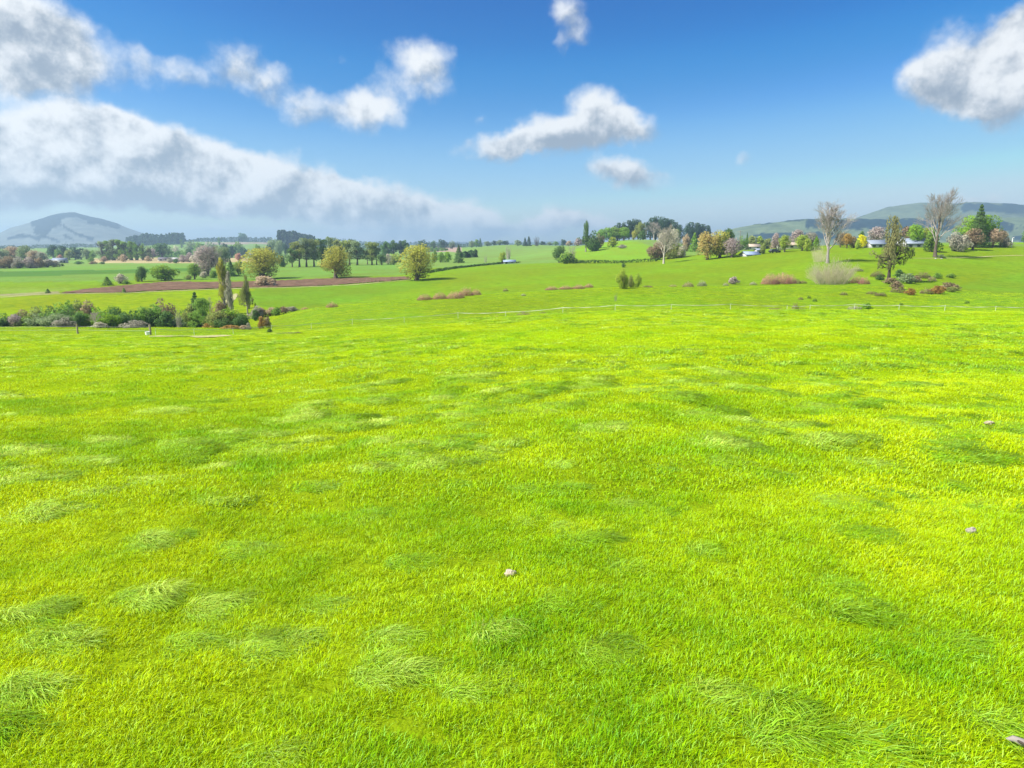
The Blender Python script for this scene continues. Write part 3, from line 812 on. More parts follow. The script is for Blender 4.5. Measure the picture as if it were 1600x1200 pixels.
def proto(sp, lod, var):
    """unit tree: height 1, crown width 1 (before scaling); returns dict part -> mesh"""
    key = (sp, lod, var)
    if key in MESH: return MESH[key]
    r = np.random.default_rng(abs(hash((sp, lod, var, 3).__repr__().encode()[0])) + sum(map(ord, sp)) * 31 + lod * 7 + var * 101)
    crown, trunk = Geo(), Geo()
    K = (6500, 2600, 700)[lod]; S = (.020, .030, .055)[lod]
    def trunkline(h, rad, lean=.03, n=5):
        t = np.linspace(0, 1, n); p = np.column_stack([np.cumsum(r.normal(0, lean, n)) * t, np.cumsum(r.normal(0, lean, n)) * t, t * h])
        p[:, 2] -= .02 * (t == 0)
        tube(trunk, p, rad * (1 - .62 * t) * (1 + .5 * np.exp(-t * 9)), 7 if lod == 0 else 5)
        return p[-1]
    if sp in ('round', 'willow'):
        lb = []
        nl = 26 if sp == 'round' else 34
        for i in range(nl):
            z = r.uniform(-.85, .95); a = r.uniform(0, 2 * PI); q = math.sqrt(max(0, 1 - z * z)) * r.uniform(.45, 1)
            k = r.uniform(.11, .19)
            prof = 1.0 if z < .2 else 1 - .18 * (z - .2)
            lb.append((q * .37 * prof * math.cos(a), q * .37 * prof * math.sin(a), ((.56, .53, .48)[lod] if sp == 'round' else .50) + z * ((.32, .36, .42)[lod] if sp == 'round' else .41), k, k * (.95 if sp == 'round' else 1.15)))
        lb += [(0, 0, .6, .22, .22), (.12, 0, .45, .2, .2), (-.12, .05, .5, .2, .2)]
        P, tn = lobe_pts(r, lb, K)
        P[:, 2] = np.maximum(P[:, 2], .06 + .05 * np.hypot(P[:, 0], P[:, 1]))
        add_leaves(crown, r, P, S, .25 if sp == 'willow' else 0, tn)
        e = trunkline(.5, .045); limbs_to(trunk, r, e, lb, .03, .35)
    elif sp == 'bush':
        lb = []
        for i in range(20):
            a = r.uniform(0, 2 * PI); q = r.uniform(0, .38); k = r.uniform(.12, .22)
            lb.append((q * math.cos(a), q * math.sin(a), r.uniform(.12, .80 - q * 1.0 - .1 * k) , k, k * 1.1))
        P, tn = lobe_pts(r, lb, K); P = P[P[:, 2] > -.02]; tn = tn[:len(P)]
        add_leaves(crown, r, P, S * 1.1, 0, tn)
        for i in range(7):
            a = i * .9; tube(trunk, [(0, 0, -.03), (.1 * math.cos(a), .1 * math.sin(a), .3), (.25 * math.cos(a), .25 * math.sin(a), .6)], [.02, .014, .004], 4)
    elif sp == 'poplar':
        lb = []
        for i in range(30):
            z = r.uniform(.08, .93); w = .40 * math.sin(min(1, (z + .08) / .55) * PI / 2) * (1 - max(0, z - .55) / .55)
            a = r.uniform(0, 2 * PI); q = r.uniform(.1, .75) * w
            lb.append((q * math.cos(a), q * math.sin(a), z, .16 * (.5 + w), .085))
        P, tn = lobe_pts(r, lb, K); add_leaves(crown, r, P, S * .9, .55, tn)
        P2 = P.copy()
        e = trunkline(.9, .07, .01, 6)
        for i in range(26):
            z = r.uniform(.1, .75); a = r.uniform(0, 2 * PI); q = .30
            tube(trunk, [(0, 0, z), (q * .6 * math.cos(a), q * .6 * math.sin(a), z + .08), (q * math.cos(a), q * math.sin(a), z + .22)], [.018, .012, .004], 3)
    elif sp == 'conifer':
        n = K; z = r.uniform(0, 1, n) ** 1.25 * .96 + .04
        tier = np.round(z * 15) / 15
        w = (1 - tier) ** .85 * .5 * (1 + .12 * np.sin(tier * 50))
        a = r.uniform(0, 2 * PI, n); nb = 9; a = np.where(r.uniform(size=n) < .75, np.round(a / (2*PI/nb) + tier * 7) * (2*PI/nb) - tier * 7 + r.normal(0, .13, n), a)
        q = w * r.uniform(.15, 1, n) ** .6
        P = np.column_stack([q * np.cos(a), q * np.sin(a), tier + .035 - .09 * (q / .5) + r.normal(0, .012, n)]); P[:, 2] = np.clip(P[:, 2], .03, 1.0)
        add_leaves(crown, r, P, S * 1.05, 0)
        trunkline(.95, .035, .003, 4)
    elif sp == 'pine':
        lb = []
        for i in range(26):
            z = r.uniform(.12, .95) ** .9; w = .40 * (1 - max(0, z - .40) / .68) * r.uniform(.3, 1)
            a = r.uniform(0, 2 * PI); k = r.uniform(.09, .15)
            lb.append((w * math.cos(a), w * math.sin(a), z, k * 1.5, k * .9))
        for z in (.2, .3, .45, .6, .75, .88): lb.append((0, 0, z, .16 * (1.3 - z), .1))
        P, tn = lobe_pts(r, lb, K); P = np.clip(P, -1, 1.0); add_leaves(crown, r, P, S * 1.05, .2, tn)
        trunkline(.92, .035, .008, 5)
    elif sp == 'euc':
        lb = []
        for i in range(22):
            z = r.uniform(.30, .93); a = r.uniform(0, 2 * PI); q = r.uniform(.05, .36) * (1.15 - .5 * z); k = r.uniform(.085, .15)
            lb.append((q * math.cos(a), q * math.sin(a), z, k * 1.25, k * .75))
        P, tn = lobe_pts(r, lb, int(K * .8)); P[:, 2] = np.minimum(P[:, 2], 1.0); add_leaves(crown, r, P, S, .35, tn)
        e = trunkline(.72, .035, .02); limbs_to(trunk, r, e, lb, .03, .45)
    elif sp == 'ragged':      # tall sparse tree, foliage tufts along steep limbs
        lb = []
        for i in range(38):
            z = r.uniform(.24, .93); a = r.uniform(0, 2 * PI)
            q = r.uniform(.02, .36) * (1.25 - z) * r.uniform(.5, 1.3); k = r.uniform(.05, .10)
            lb.append((q * math.cos(a), q * math.sin(a), z, k * .8, k * 1.7))
        lb += [(0.02, 0, .96, .05, .06), (-.46, .05, .45, .08, .04), (-.36, .0, .40, .05, .03), (.44, -.05, .43, .12, .08), (.50, 0, .50, .08, .05), (.33, .05, .33, .11, .07), (.30, -.05, .52, .09, .08), (-.20, 0, .33, .05, .05)]
        P, tn = lobe_pts(r, lb, K); P = P[P[:, 2] > .2]; add_leaves(crown, r, P, S * .8, .65, tn[:len(P)])
        e = trunkline(.85, .034, .012, 6); limbs_to(trunk, r, e, lb, .026, .25)
    elif sp in ('bare', 'thicket', 'whips'):
        pass
    elif sp == 'heap':        # cut branches pushed into a heap
        n = int(K * .6)
        a = r.uniform(0, 2 * PI, n); q = np.sqrt(r.uniform(0, 1, n)) * .5
        lump = .55 + .45 * vnoise(np.cos(a) * q * 14 + var * 7, np.sin(a) * q * 14, 3)
        z = r.uniform(0, 1, n) * (1 - (q / .5) ** 3) * (.35 + .65 * lump) * 1.05
        add_leaves(crown, r, np.column_stack([q * np.cos(a), q * np.sin(a), z + .02]), S * 1.3, 0, (lump - .6) * .5, .3)  # hollows toned darker: shading put into the leaf colour
        for i in range((260, 120, 40)[lod]):
            a = r.uniform(0, 2 * PI); q = math.sqrt(r.uniform()) * .46; zz = r.uniform(0, .95) * (1 - (q / .5) ** 3)
            d = r.normal(size=3); d[2] = abs(d[2]) * .5; d *= r.uniform(.06, .16) / np.linalg.norm(d)
            p = np.array([q * math.cos(a), q * math.sin(a), zz]); tube(trunk, [p - d * .4, p + d], [.006, .003], 3)
    elif sp == 'hedge':
        pass
    out = {}
    if sp in ('bare', 'thicket', 'whips'):
        groups = []
        def grow(g, p, d, L, rad, depth, maxd, spread, up):
            n = 3 if depth < 2 else 2
            pts = [p]; dd = d.copy()
            for i in range(n):
                dd = dd + r.normal(0, .10, 3) + np.array([0, 0, up]); dd /= np.linalg.norm(dd)
                pts.append(pts[-1] + dd * L / n)
            tube(g, pts, np.linspace(rad, rad * .55, n + 1), 6 if depth == 0 else (4 if depth < 3 else 3))
            if depth >= maxd: return
            kids = (3, 4, 4, 4, 3)[min(depth, 4)]
            for k in range(kids):
                f = r.uniform(.35, 1) if k else 1
                i = min(int(f * n), n - 1); q = pts[i] + (pts[i + 1] - pts[i]) * (f * n - i)
                ax = r.normal(size=3); ax -= ax.dot(dd) * dd; ax /= np.linalg.norm(ax)
                sp_ = spread * r.uniform(.55, 1.25)
                grow(g, q, (dd * math.cos(sp_) + ax * math.sin(sp_)), L * r.uniform(.62, .86), max(rad * .50, .0009), depth + 1, maxd, spread, up)
        if sp == 'bare':
            tr = Geo(); zz = np.linspace(0, .80, 8); wob = np.cumsum(r.normal(0, .006, (8, 2)), axis=0)
            ctr = np.column_stack([wob * (zz > .05)[:, None], zz]); ctr[0, 2] = -.02
            tube(tr, ctr, .034 * (1 - zz) ** 1.25 + .003 + .016 * np.exp(-zz * 30), 8)
            out['trunk'] = tr.mesh('trunk', WOOD['bark'])
            nb = (15, 12, 8)[lod]
            br = []
            for i in range(nb):
                g = Geo(); f = .20 + .56 * i / nb; a = i * 2.4 + r.uniform(-.3, .3); inc = r.uniform(.38, .75) * (1 - .35 * f)
                q0 = np.array([np.interp(f, zz, ctr[:, 0]), np.interp(f, zz, ctr[:, 1]), f])
                grow(g, q0, np.array([math.sin(inc) * math.cos(a), math.sin(inc) * math.sin(a), math.cos(inc)]), .20 * (1.25 - f * .8), .0105 * (1.2 - f), 0, (4, 4, 3)[lod], .40, .09)
                br.append(g)
            P = np.concatenate([v for g in br for v in g.V]); w = .5 / np.percentile(np.hypot(P[:, 0], P[:, 1]), 97); zm = np.percentile(P[:, 2], 99.9)
            for g in br:
                for v in g.V: v[:, 2] = .2 + (v[:, 2] - .2) * (.8 / (zm - .2)); v[:, :2] *= w
            out['branch'] = [g.mesh('branch', WOOD['twig']) for g in br]
            for me in [out['trunk']]: pass
        else:
            g = Geo(); ns = {'thicket': (420, 140, 34), 'whips': (60, 34, 16)}[sp][lod]
            for i in range(ns):
                a = r.uniform(0, 2 * PI); q = math.sqrt(r.uniform()) * (.36 if sp == 'thicket' else .20)
                b = np.array([q * math.cos(a), q * math.sin(a), -.02]); h = r.uniform(.35, 1) * (1 - 1.0 * q * (1 if sp == 'thicket' else .3))
                d = np.array([b[0] * 1.0, b[1] * 1.0, 0]) * (.9 if sp == 'thicket' else .8) + r.normal(0, .03, 3)
                p1 = b + d * .4 + (0, 0, h * .55); p2 = b + d * 1.0 + (0, 0, h)
                rr_ = .0032 if sp == 'thicket' else .012
                tube(g, [b, p1, p2], [rr_, rr_ * .7, .001], 3)
                for k in range(5 if sp == 'thicket' else 7):
                    f = r.uniform(.3, .95); q0 = b + (p2 - b) * f; e = q0 + r.normal(0, .05, 3) + (0, 0, .09)
                    tube(g, [q0, e], [rr_ * .5, .0008], 3)
            out['stems'] = g.mesh('stem', WOOD['strawstem'])
    else:
        if sp != 'heap':
            P = np.concatenate(crown.V); zt = np.percentile(P[:, 2], 99.8); rx = np.percentile(np.abs(P[:, :2] - np.median(P[:, :2], axis=0)), 98.0)
            k = np.array([.5 / rx, .5 / rx, 1 / zt])
            for G_ in (crown, trunk):
                kk = k if G_ is crown else np.array([min(k[0], 1.3), min(k[1], 1.3), k[2]])
                G_.V = [v * k for v in G_.V]
        out['crown'] = crown.mesh('crown', PAL['mid'])
        out['trunk'] = trunk.mesh('trunk', WOOD['bark'])
    MESH[key] = out
    return out
def setm(o, m):
    o.material_slots[0].link = 'OBJECT'; o.material_slots[0].material = m
NAME = {'round': 'broadleaf_tree', 'willow': 'willow_tree', 'bush': 'bush', 'poplar': 'poplar_tree', 'conifer': 'conifer_tree', 'pine': 'pine_tree', 'euc': 'gum_tree',
        'ragged': 'gum_tree', 'bare': 'bare_tree', 'thicket': 'sucker_thicket', 'whips': 'bare_poplar', 'heap': 'brush_pile'}
CAT = {'bush': 'bush', 'thicket': 'thicket', 'heap': 'brush pile'}
cnt = [0]
def T(sp, pal, u, top, base, w, label, Y=None, group=None, wood='bark', sink=0.0, lodx=None, rz=None, dep=None, name=None, cat=None):
    cnt[0] += 1
    rr_ = random.Random(cnt[0] * 7919)
    p = at(u, Y) if Y else hit(u, base, 90 if base < 512 else 60)
    D = p.y
    h = (vz(top, D) - p.z)
    if Y is None: h = max(h, (base - top) * D / 1100 * .6)
    wid = w * D / 1075 * {'pine': 1.45, 'poplar': 1.25, 'euc': 1.1}.get(sp, 1.0)
    px = base - top
    lod = lodx if lodx is not None else (0 if px >= 42 else (1 if px >= 18 else 2))
    ms = proto(sp, lod, rr_.randrange(3 if lod else 2))
    root = empty(name or NAME[sp], (p.x, p.y, p.z - sink), rz if rz is not None else rr_.uniform(0, 6.28))
    root.scale = (wid, (dep * D / 1075 if dep else wid), h)
    tag(root, label, cat or CAT.get(sp, 'tree'), group)
    if 'branch' in ms:
        t = link('trunk', ms['trunk'], root); setm(t, WOOD[wood])
        for b in ms['branch']:
            o = link('branch', b, root); setm(o, WOOD[pal])
    elif 'stems' in ms:
        o = link('stems', ms['stems'], root); setm(o, WOOD[wood])
    else:
        o = link({'heap': 'dead_foliage', 'bush': 'foliage'}.get(sp, 'crown'), ms['crown'], root); setm(o, PAL[pal])
        if px > 11 or sp != 'bush':
            o = link({'heap': 'cut_branches', 'bush': 'stems'}.get(sp, 'trunk'), ms['trunk'], root); setm(o, WOOD[wood])
    return root
ORD = ['leftmost', 'second from the left', 'third from the left', 'fourth from the left', 'fifth from the left', 'sixth from the left', 'seventh from the left', 'eighth from the left',
       'ninth from the left', 'tenth from the left', 'eleventh from the left', 'twelfth from the left', 'thirteenth from the left', 'fourteenth from the left']
def ROW(rows, desc, where, group, **kw):
    """rows of (species, palette, u, top, base, width[, Y]) given from left to right"""
    rows = sorted(rows, key=lambda q: q[2])
    for i, q in enumerate(rows):
        o = 'rightmost' if i == len(rows) - 1 else ORD[i]
        T(q[0], q[1], q[2], q[3], q[4], q[5], ' '.join(('%s, %s of %s' % (desc, o.replace(' from the left', ' from left'), where)).split()[:16]), Y=q[6] if len(q) > 6 else None, group=group, **kw)

# --- the large trees on the right hand hill
T('bare', 'twig', 1293, 313, 411, 62, 'tall bare tree with forked dark trunk above the pale sucker thicket', wood='greybark', lodx=0)
T('bare', 'twig', 1461, 293, 402, 66, 'tallest bare tree with dense pale twigs, right of the farmhouses', wood='bark', lodx=0)
T('ragged', 'olivebrown', 1388, 338, 441, 54, 'ragged olive green gum tree with dark trunk standing in scrub', wood='darkbark', lodx=0, rz=.15)
T('thicket', 'straw', 1299, 392, 444, 60, 'pale straw coloured sucker thicket below the forked bare tree', wood='strawstem', lodx=0)
T('thicket', 'straw', 1280, 372, 409, 22, 'small pale twiggy sucker growth left of the forked bare tree trunk', wood='strawstem', lodx=1)
T('conifer', 'dark', 1517, 319, 379, 30, 'tall narrow conifer spire rising out of the broad green tree', Y=262, lodx=0)
T('round', 'bright', 1513, 336, 380, 50, 'broad fresh green tree around the tall conifer spire', Y=268)
T('round', 'bright', 1527, 345, 380, 36, 'bright green tree just right of the conifer spire', Y=270)
T('round', 'brown', 1511, 357, 384, 26, 'brown rounded shrub tree in front of the broad green tree', Y=250)
T('round', 'tan', 1542, 357, 381, 27, 'tan rounded tree right of the brown shrub tree', Y=262)
T('round', 'tan', 1553, 360, 381, 18, 'smaller tan tree at the right end of the hilltop group', Y=268)
T('bush', 'grey', 1562, 372, 381, 18, 'low grey green bush left of the white post', Y=262)
T('round', 'dark', 1600, 352, 383, 24, 'dark green tree cut by the right edge of the picture', Y=258)
T('bush', 'grey', 1484, 362, 384, 26, 'grey brown twiggy bush right of the tallest bare tree', Y=245)
T('bush', 'pale', 1497, 366, 382, 24, 'pale blossoming bush between grey twiggy bush and brown shrub tree', Y=250)
T('bush', 'mid', 1447, 356, 384, 24, 'dark leafy shrub close behind the tallest bare trunk', Y=240)
T('bush', 'sage', 1470, 398, 403, 15, 'small dark green shrub at the foot of the tallest bare tree')
T('round', 'bright', 1421, 350, 378, 26, 'bright green tree beside the white farmhouses', Y=262)
T('round', 'yellowgreen', 1437, 355, 379, 18, 'yellow green tree right of the white farmhouses', Y=265)
T('round', 'brown', 1409, 352, 379, 26, 'brown budding tree behind the right hand farmhouse', Y=285)
T('round', 'mauve', 1365, 354, 376, 30, 'mauve bare looking tree behind the left farmhouse roof', Y=320)
T('bush', 'gorse', 1338, 366, 380, 17, 'bright yellow flowering bush left of the farmhouse', Y=262)
T('bush', 'dark', 1338, 361, 376, 14, 'dark bush showing above the yellow flowering bush', Y=275)
T('bush', 'yellowgreen', 1333, 374, 381, 9, 'small yellow green bush at the foot of the yellow flowering bush', Y=256)
ROW([('round', 'brown', 1307, 362, 383, 16, 270), ('round', 'rust', 1317, 364, 383, 16, 262), ('bush', 'brown', 1327, 369, 383, 14, 262)], 'brown budding tree', 'the three right of the forked bare tree', 'brown trees on the hill crest')
T('conifer', 'bright', 1269, 369, 386, 13, 'small bright green conifer left of the forked bare tree', Y=262)
T('round', 'yellowgreen', 1248, 367, 386, 20, 'yellow green rounded tree on the hill crest', Y=262)
T('round', 'yellowgreen', 1256, 372, 386, 12, 'small yellow green tree right of the rounded one', Y=258)
T('round', 'mauve', 1238, 359, 384, 22, 'pinkish bare tree behind the long pale roof', Y=330)
T('round', 'grey', 1262, 362, 383, 20, 'pale grey tree behind the small bright conifer', Y=330)
T('round', 'yellowgreen', 1221, 367, 388, 17, 'light green rounded tree beside the long pale roof', Y=262)
T('round', 'mauve', 1208, 364, 388, 14, 'dark purplish tree with visible trunk above the parked car', Y=275, wood='darkbark')
T('bush', 'olive', 1188, 380, 392, 10, 'olive bush at the right end of the barn', Y=262)
T('conifer', 'dark', 1162, 363, 384, 7, 'thin dark conifer on the slope behind the barn', Y=390)
T('bush', 'mid', 1154, 368, 386, 16, 'green bush beside the thin dark conifer', Y=385)
ROW([('bush', 'olive', 1170, 368, 381, 18, 430), ('bush', 'yellowgreen', 1182, 369, 382, 18, 430), ('bush', 'olive', 1195, 372, 383, 18, 430), ('bush', 'tan', 1204, 376, 386, 12, 420)], 'low olive bush', 'the four on the slope behind the barn', 'bushes on the slope behind the barn')

# --- orchard-coloured clump right of the knoll
T('willow', 'orange', 1103, 362, 398, 34, 'orange yellow willow, left of the clump above the hill brow', Y=268)
T('willow', 'yellow', 1122, 360, 398, 34, 'olive yellow willow in the middle of the clump above the hill brow', Y=270)
T('willow', 'mauve', 1140, 372, 398, 28, 'mauve bare willow at the right of the clump above the hill brow', Y=264)
T('round', 'dark', 1131, 357, 390, 22, 'dark rounded tree behind the mauve willow', Y=300)
T('conifer', 'mid', 1081, 363, 380, 16, 'dense green tree left of the orange willow', Y=360)
T('bush', 'tan', 1070, 366, 384, 14, 'pale tan twiggy tree behind the dead tree', Y=365)
T('whips', 'pale', 1066, 376, 400, 10, 'thin pale saplings right of the dead tree', Y=330, wood='palebark')

# --- the dead tree on the hedge line and its neighbours
T('bare', 'palebark', 1037, 350, 412, 38, 'dead bleached tree with thick pale trunk at the end of the hedge', wood='palebark', lodx=0)
T('willow', 'pale', 1043, 358, 402, 34, 'pale cream leafed tree close behind the dead bleached tree', Y=310)
T('bush', 'brown', 1025, 378, 407, 26, 'brown green bush left of the dead trunk', Y=308)
T('bush', 'olive', 1051, 380, 405, 28, 'dark olive bush right of the dead trunk', Y=306)
T('bush', 'pale', 1063, 384, 401, 14, 'pale creamy bush at the right end of the dead tree group', Y=304)

# --- knoll: trees along and behind its top
T('ragged', 'dark', 914, 345, 388, 22, 'tall dark lanky tree at the left end of the knoll', Y=410, lodx=0, wood='greybark')
T('bush', 'dark', 925, 360, 387, 24, 'dark green bushy tree beside the lanky tree on the knoll', Y=408, lodx=1)
T('bush', 'brown', 934, 364, 385, 14, 'brown topped bush right of the dark bushy tree', Y=425)
T('bush', 'yellowgreen', 957, 370, 386, 15, 'round yellow green bush standing alone on the knoll slope')
T('bush', 'grey', 972, 382, 388, 14, 'low grey brushwood on the knoll slope')
T('whips', 'pale', 893, 374, 402, 17, 'pale yellow bare poplars beside the dark evergreen', Y=345, wood='palebark')
T('round', 'dark', 873, 384, 408, 21, 'dark dense evergreen tree at the left end of the hedge', Y=330)
T('bush', 'mid', 886, 395, 412, 28, 'mid green spreading bush right of the dark evergreen')
ROW([('round', 'mid', 940, 358, 382, 20, 560), ('round', 'mid', 950, 355, 381, 22, 560), ('round', 'mid', 962, 354, 380, 24, 560), ('round', 'bright', 972, 355, 378, 18, 555)], 'fresh green broadleaf tree', 'four behind the knoll top', 'green trees behind the knoll')
T('willow', 'yellow', 988, 359, 374, 9, 'small bright yellow green tree on top of the knoll', Y=520)
T('round', 'olive', 998, 347, 374, 17, 'dark olive tree on top of the knoll right of the yellow one', Y=540)
T('bush', 'dark', 1001, 360, 372, 13, 'dark low bush under the olive tree on the knoll top', Y=530)
T('bare', 'twig', 1018, 346, 376, 26, 'grey bare tree standing before the pines on the knoll', Y=520, wood='palebark', lodx=1)
T('bare', 'twig', 1006, 348, 374, 14, 'thin grey bare tree between olive tree and pines', Y=560, wood='palebark', lodx=2)
ROW([('pine', 'pine', 958, 352, 376, 8, 640), ('pine', 'pine', 965, 348, 376, 8, 640), ('pine', 'pine', 972, 347, 376, 9, 640), ('pine', 'pine', 980, 344, 376, 10, 640), ('pine', 'pine', 987, 342, 376, 12, 640), ('pine', 'pine', 994, 343, 376, 11, 640)], 'dark pine', 'the six left of the knoll summit', 'pines left of the knoll summit')
ROW([('pine', 'pine', 1013, 340, 374, 14, 640), ('pine', 'pine', 1021, 338, 374, 14, 645), ('pine', 'pine', 1029, 339, 374, 14, 640), ('pine', 'pine', 1037, 341, 375, 13, 640), ('pine', 'pine', 1044, 343, 376, 12, 640), ('pine', 'pine', 1051, 347, 377, 11, 635), ('pine', 'pine', 1057, 351, 378, 10, 630), ('round', 'olive', 1052, 358, 380, 14, 600)], 'tall dark pine', 'the row on the knoll summit', 'pines on the knoll summit')
ROW([('pine', 'pine', 1070, 349, 372, 9, 700), ('pine', 'pine', 1077, 347, 372, 11, 700), ('pine', 'pine', 1085, 348, 372, 11, 700), ('pine', 'pine', 1093, 350, 372, 11, 700), ('pine', 'pine', 1101, 352, 373, 9, 700)], 'distant dark pine', 'five above the orange willow', 'pines above the orange willow')
ROW([('conifer', 'pine', 820, 371, 384, 7, 900), ('conifer', 'pine', 826, 369, 384, 8, 900), ('whips', 'pale', 838, 367, 385, 14, 900)], 'far small tree', 'the three on the skyline at the middle', 'far trees on the middle skyline')

# --- middle distance, centre
T('whips', 'pale', 794, 378, 400, 14, 'row of pale bare poplars behind the blue roofed shed', Y=430, wood='palebark')
T('round', 'yellowgreen', 785, 393, 411, 11, 'small rounded green tree left of the blue roofed shed', Y=346)
T('whips', 'grey', 759, 394, 407, 8, 'thin bare sapling on the pale bank left of the shed', Y=380, wood='twig')
T('conifer', 'dark', 717, 383, 411, 15, 'dark green conifer standing alone left of the shed')
ROW([('bush', 'bright', 690, 394, 408, 12, 420), ('bush', 'bright', 700, 393, 407, 14, 420), ('bush', 'mid', 681, 391, 406, 10, 440)], 'fresh green bush', 'the three between yellow willow and dark conifer', 'green bushes left of the dark conifer')
T('willow', 'yellow', 651, 382, 438, 50, 'full yellow green willow at the right tip of the ploughed field', lodx=0)
T('willow', 'yellow', 525, 385, 434.5, 44, 'golden willow with visible trunk behind the ploughed field', lodx=0)
T('willow', 'yellow', 408, 387, 436, 54, 'largest golden willow, beside the brushwood heap', lodx=0)
T('bush', 'tan', 412, 431, 446, 38, 'pale pinkish heap of brushwood at the edge of the ploughed soil', name='brush_pile', cat='brush pile')
T('poplar', 'yellow', 349, 403, 480, 13, 'tall yellow columnar poplar in the gully', Y=158, lodx=0, wood='greybark')
T('poplar', 'grey', 358, 424, 480, 9, 'grey bare lower poplar right against the tall yellow poplar', Y=155, lodx=1, wood='greybark')
T('ragged', 'olive', 384, 430, 487, 26, 'thin olive gum tree right of the yellow poplar', Y=152, lodx=0, wood='greybark')
T('willow', 'mauve', 328, 384, 429, 40, 'big pale bare willow behind the yellow poplar', Y=288)
T('bare', 'twig', 331, 384, 429, 44, 'large pale leafless tree left of the yellow poplar', Y=285, lodx=0, wood='palebark')
T('round', 'sage', 351, 385, 415, 26, 'grey green rounded tree behind the yellow poplar', Y=430)
T('conifer', 'dark', 363, 406, 431, 15, 'dark green conifer between poplar and golden willow', Y=282)
T('round', 'yellowgreen', 374, 409, 429, 13, 'light green tree beside the dark conifer', Y=288)
T('bush', 'dark', 378, 406, 422, 9, 'small dark tree just left of the largest golden willow', Y=300)
T('bush', 'mid', 334, 422, 434, 18, 'dark green bush under the large leafless tree')
T('round', 'mid', 304, 412, 436.5, 18, 'rounded dense green tree on the far side of the ploughed field')
T('bush', 'olive', 295, 430, 437, 12, 'small olive bush left of the rounded dense green tree')
T('bush', 'bright', 258, 414, 438, 36, 'wide bright green bush beyond the ploughed field')
T('round', 'dark', 222, 416, 440, 16, 'small dark green tree beyond the ploughed field')
T('bush', 'yellowgreen', 215, 427, 440, 10, 'yellowish bush left of the small dark tree')
T('conifer', 'mid', 168, 432, 446, 16, 'pointed light green shrub by the left end of the ploughed field')
T('bush', 'pale', 189, 428, 443, 20, 'pale leafless bush right of the pointed shrub')
T('bush', 'mid', 197, 437, 444, 10, 'little green bush right of the pale leafless bush')
T('conifer', 'dark', 75, 451, 458, 7, 'tiny dark shrub beside the dirt track')
T('conifer', 'mid', 194, 449, 457.5, 6, 'tiny green shrub standing on the ploughed soil edge')
T('bush', 'pale', 319, 424, 434, 14, 'pale twiggy scrub below the large leafless tree')

# gums in a line behind the golden willows
ROW([('euc', 'olive', 430, 394, 417, 16, 385), ('bush', 'dark', 443, 396, 418, 14, 385), ('euc', 'dark', 459, 388, 418, 18, 380), ('euc', 'olive', 470, 377, 418, 24, 385), ('euc', 'sage', 481, 372, 418, 24, 390), ('euc', 'olive', 493, 374, 417, 22, 395),
     ('euc', 'dark', 505, 373, 417, 20, 400)], 'tall dark gum', 'the group left of the middle golden willow', 'gum trees between the golden willows')
ROW([('euc', 'sage', 517, 370, 413, 20, 470), ('euc', 'olive', 532, 374, 413, 22, 460), ('euc', 'olive', 548, 375, 415, 22, 415), ('euc', 'sage', 560, 376, 415, 22, 412), ('euc', 'sage', 576, 388, 413, 14, 430), ('euc', 'olive', 583, 378, 415, 20, 412), ('euc', 'sage', 590, 382, 415, 16, 415)],
    'tall grey green gum', 'the group right of the golden willow', 'gum trees right of the golden willow')
T('round', 'dark', 598, 397, 415.5, 18, 'low dark evergreen at the right end of the gum tree row', Y=405)
T('bush', 'olive', 616, 402, 415, 9, 'small rounded olive bush right of the gum tree row', Y=405)
T('bush', 'pale', 608, 396, 413, 12, 'pale twiggy bush between dark evergreen and olive bush', Y=430)
T('round', 'yellowgreen', 619, 396, 410, 22, 'soft green low tree left of the full yellow willow', Y=480)
ROW([('euc', 'dark', 607, 377, 402, 14, 640), ('euc', 'dark', 617, 375, 402, 14, 640), ('euc', 'pine', 627, 376, 402, 14, 640), ('euc', 'dark', 636, 375, 402, 12, 640), ('euc', 'dark', 602, 380, 402, 10, 640)], 'distant dark gum', 'five left of the right golden willow', 'distant gums left of the yellow willow')
ROW([('round', 'pine', 662, 375, 386, 18, 1100), ('round', 'dark', 679, 376, 386, 12, 1100), ('round', 'pine', 692, 374, 386, 14, 1100), ('round', 'sage', 708, 376, 386, 10, 1100)], 'far blue green tree', 'four above the pink orchard', 'far trees above the pink orchard')
ROW([('round', 'sage', 738, 376, 385, 10, 1050), ('round', 'mid', 745, 374, 384, 9, 1050), ('conifer', 'dark', 751, 372, 384, 6, 1050), ('round', 'sage', 762, 377, 385, 12, 1080), ('round', 'pine', 772, 376, 385, 10, 1100), ('round', 'sage', 781, 375, 385, 11, 1100), ('round', 'pine', 790, 376, 385, 12, 1080)],
    'far pale tree', 'the skyline row left of the shed', 'far trees left of the middle skyline')
ROW([('round', 'sage', 809, 375, 385, 12, 950), ('round', 'pine', 847, 377, 386, 10, 1050), ('round', 'sage', 858, 378, 386, 10, 1050), ('round', 'mid', 867, 377, 386, 10, 1050), ('round', 'pine', 879, 374, 387, 9, 1000), ('bush', 'tan', 888, 376, 388, 10, 900), ('bush', 'mauve', 902, 372, 388, 14, 620)],
    'far skyline tree', 'those between the middle and the knoll', 'far trees left of the knoll')

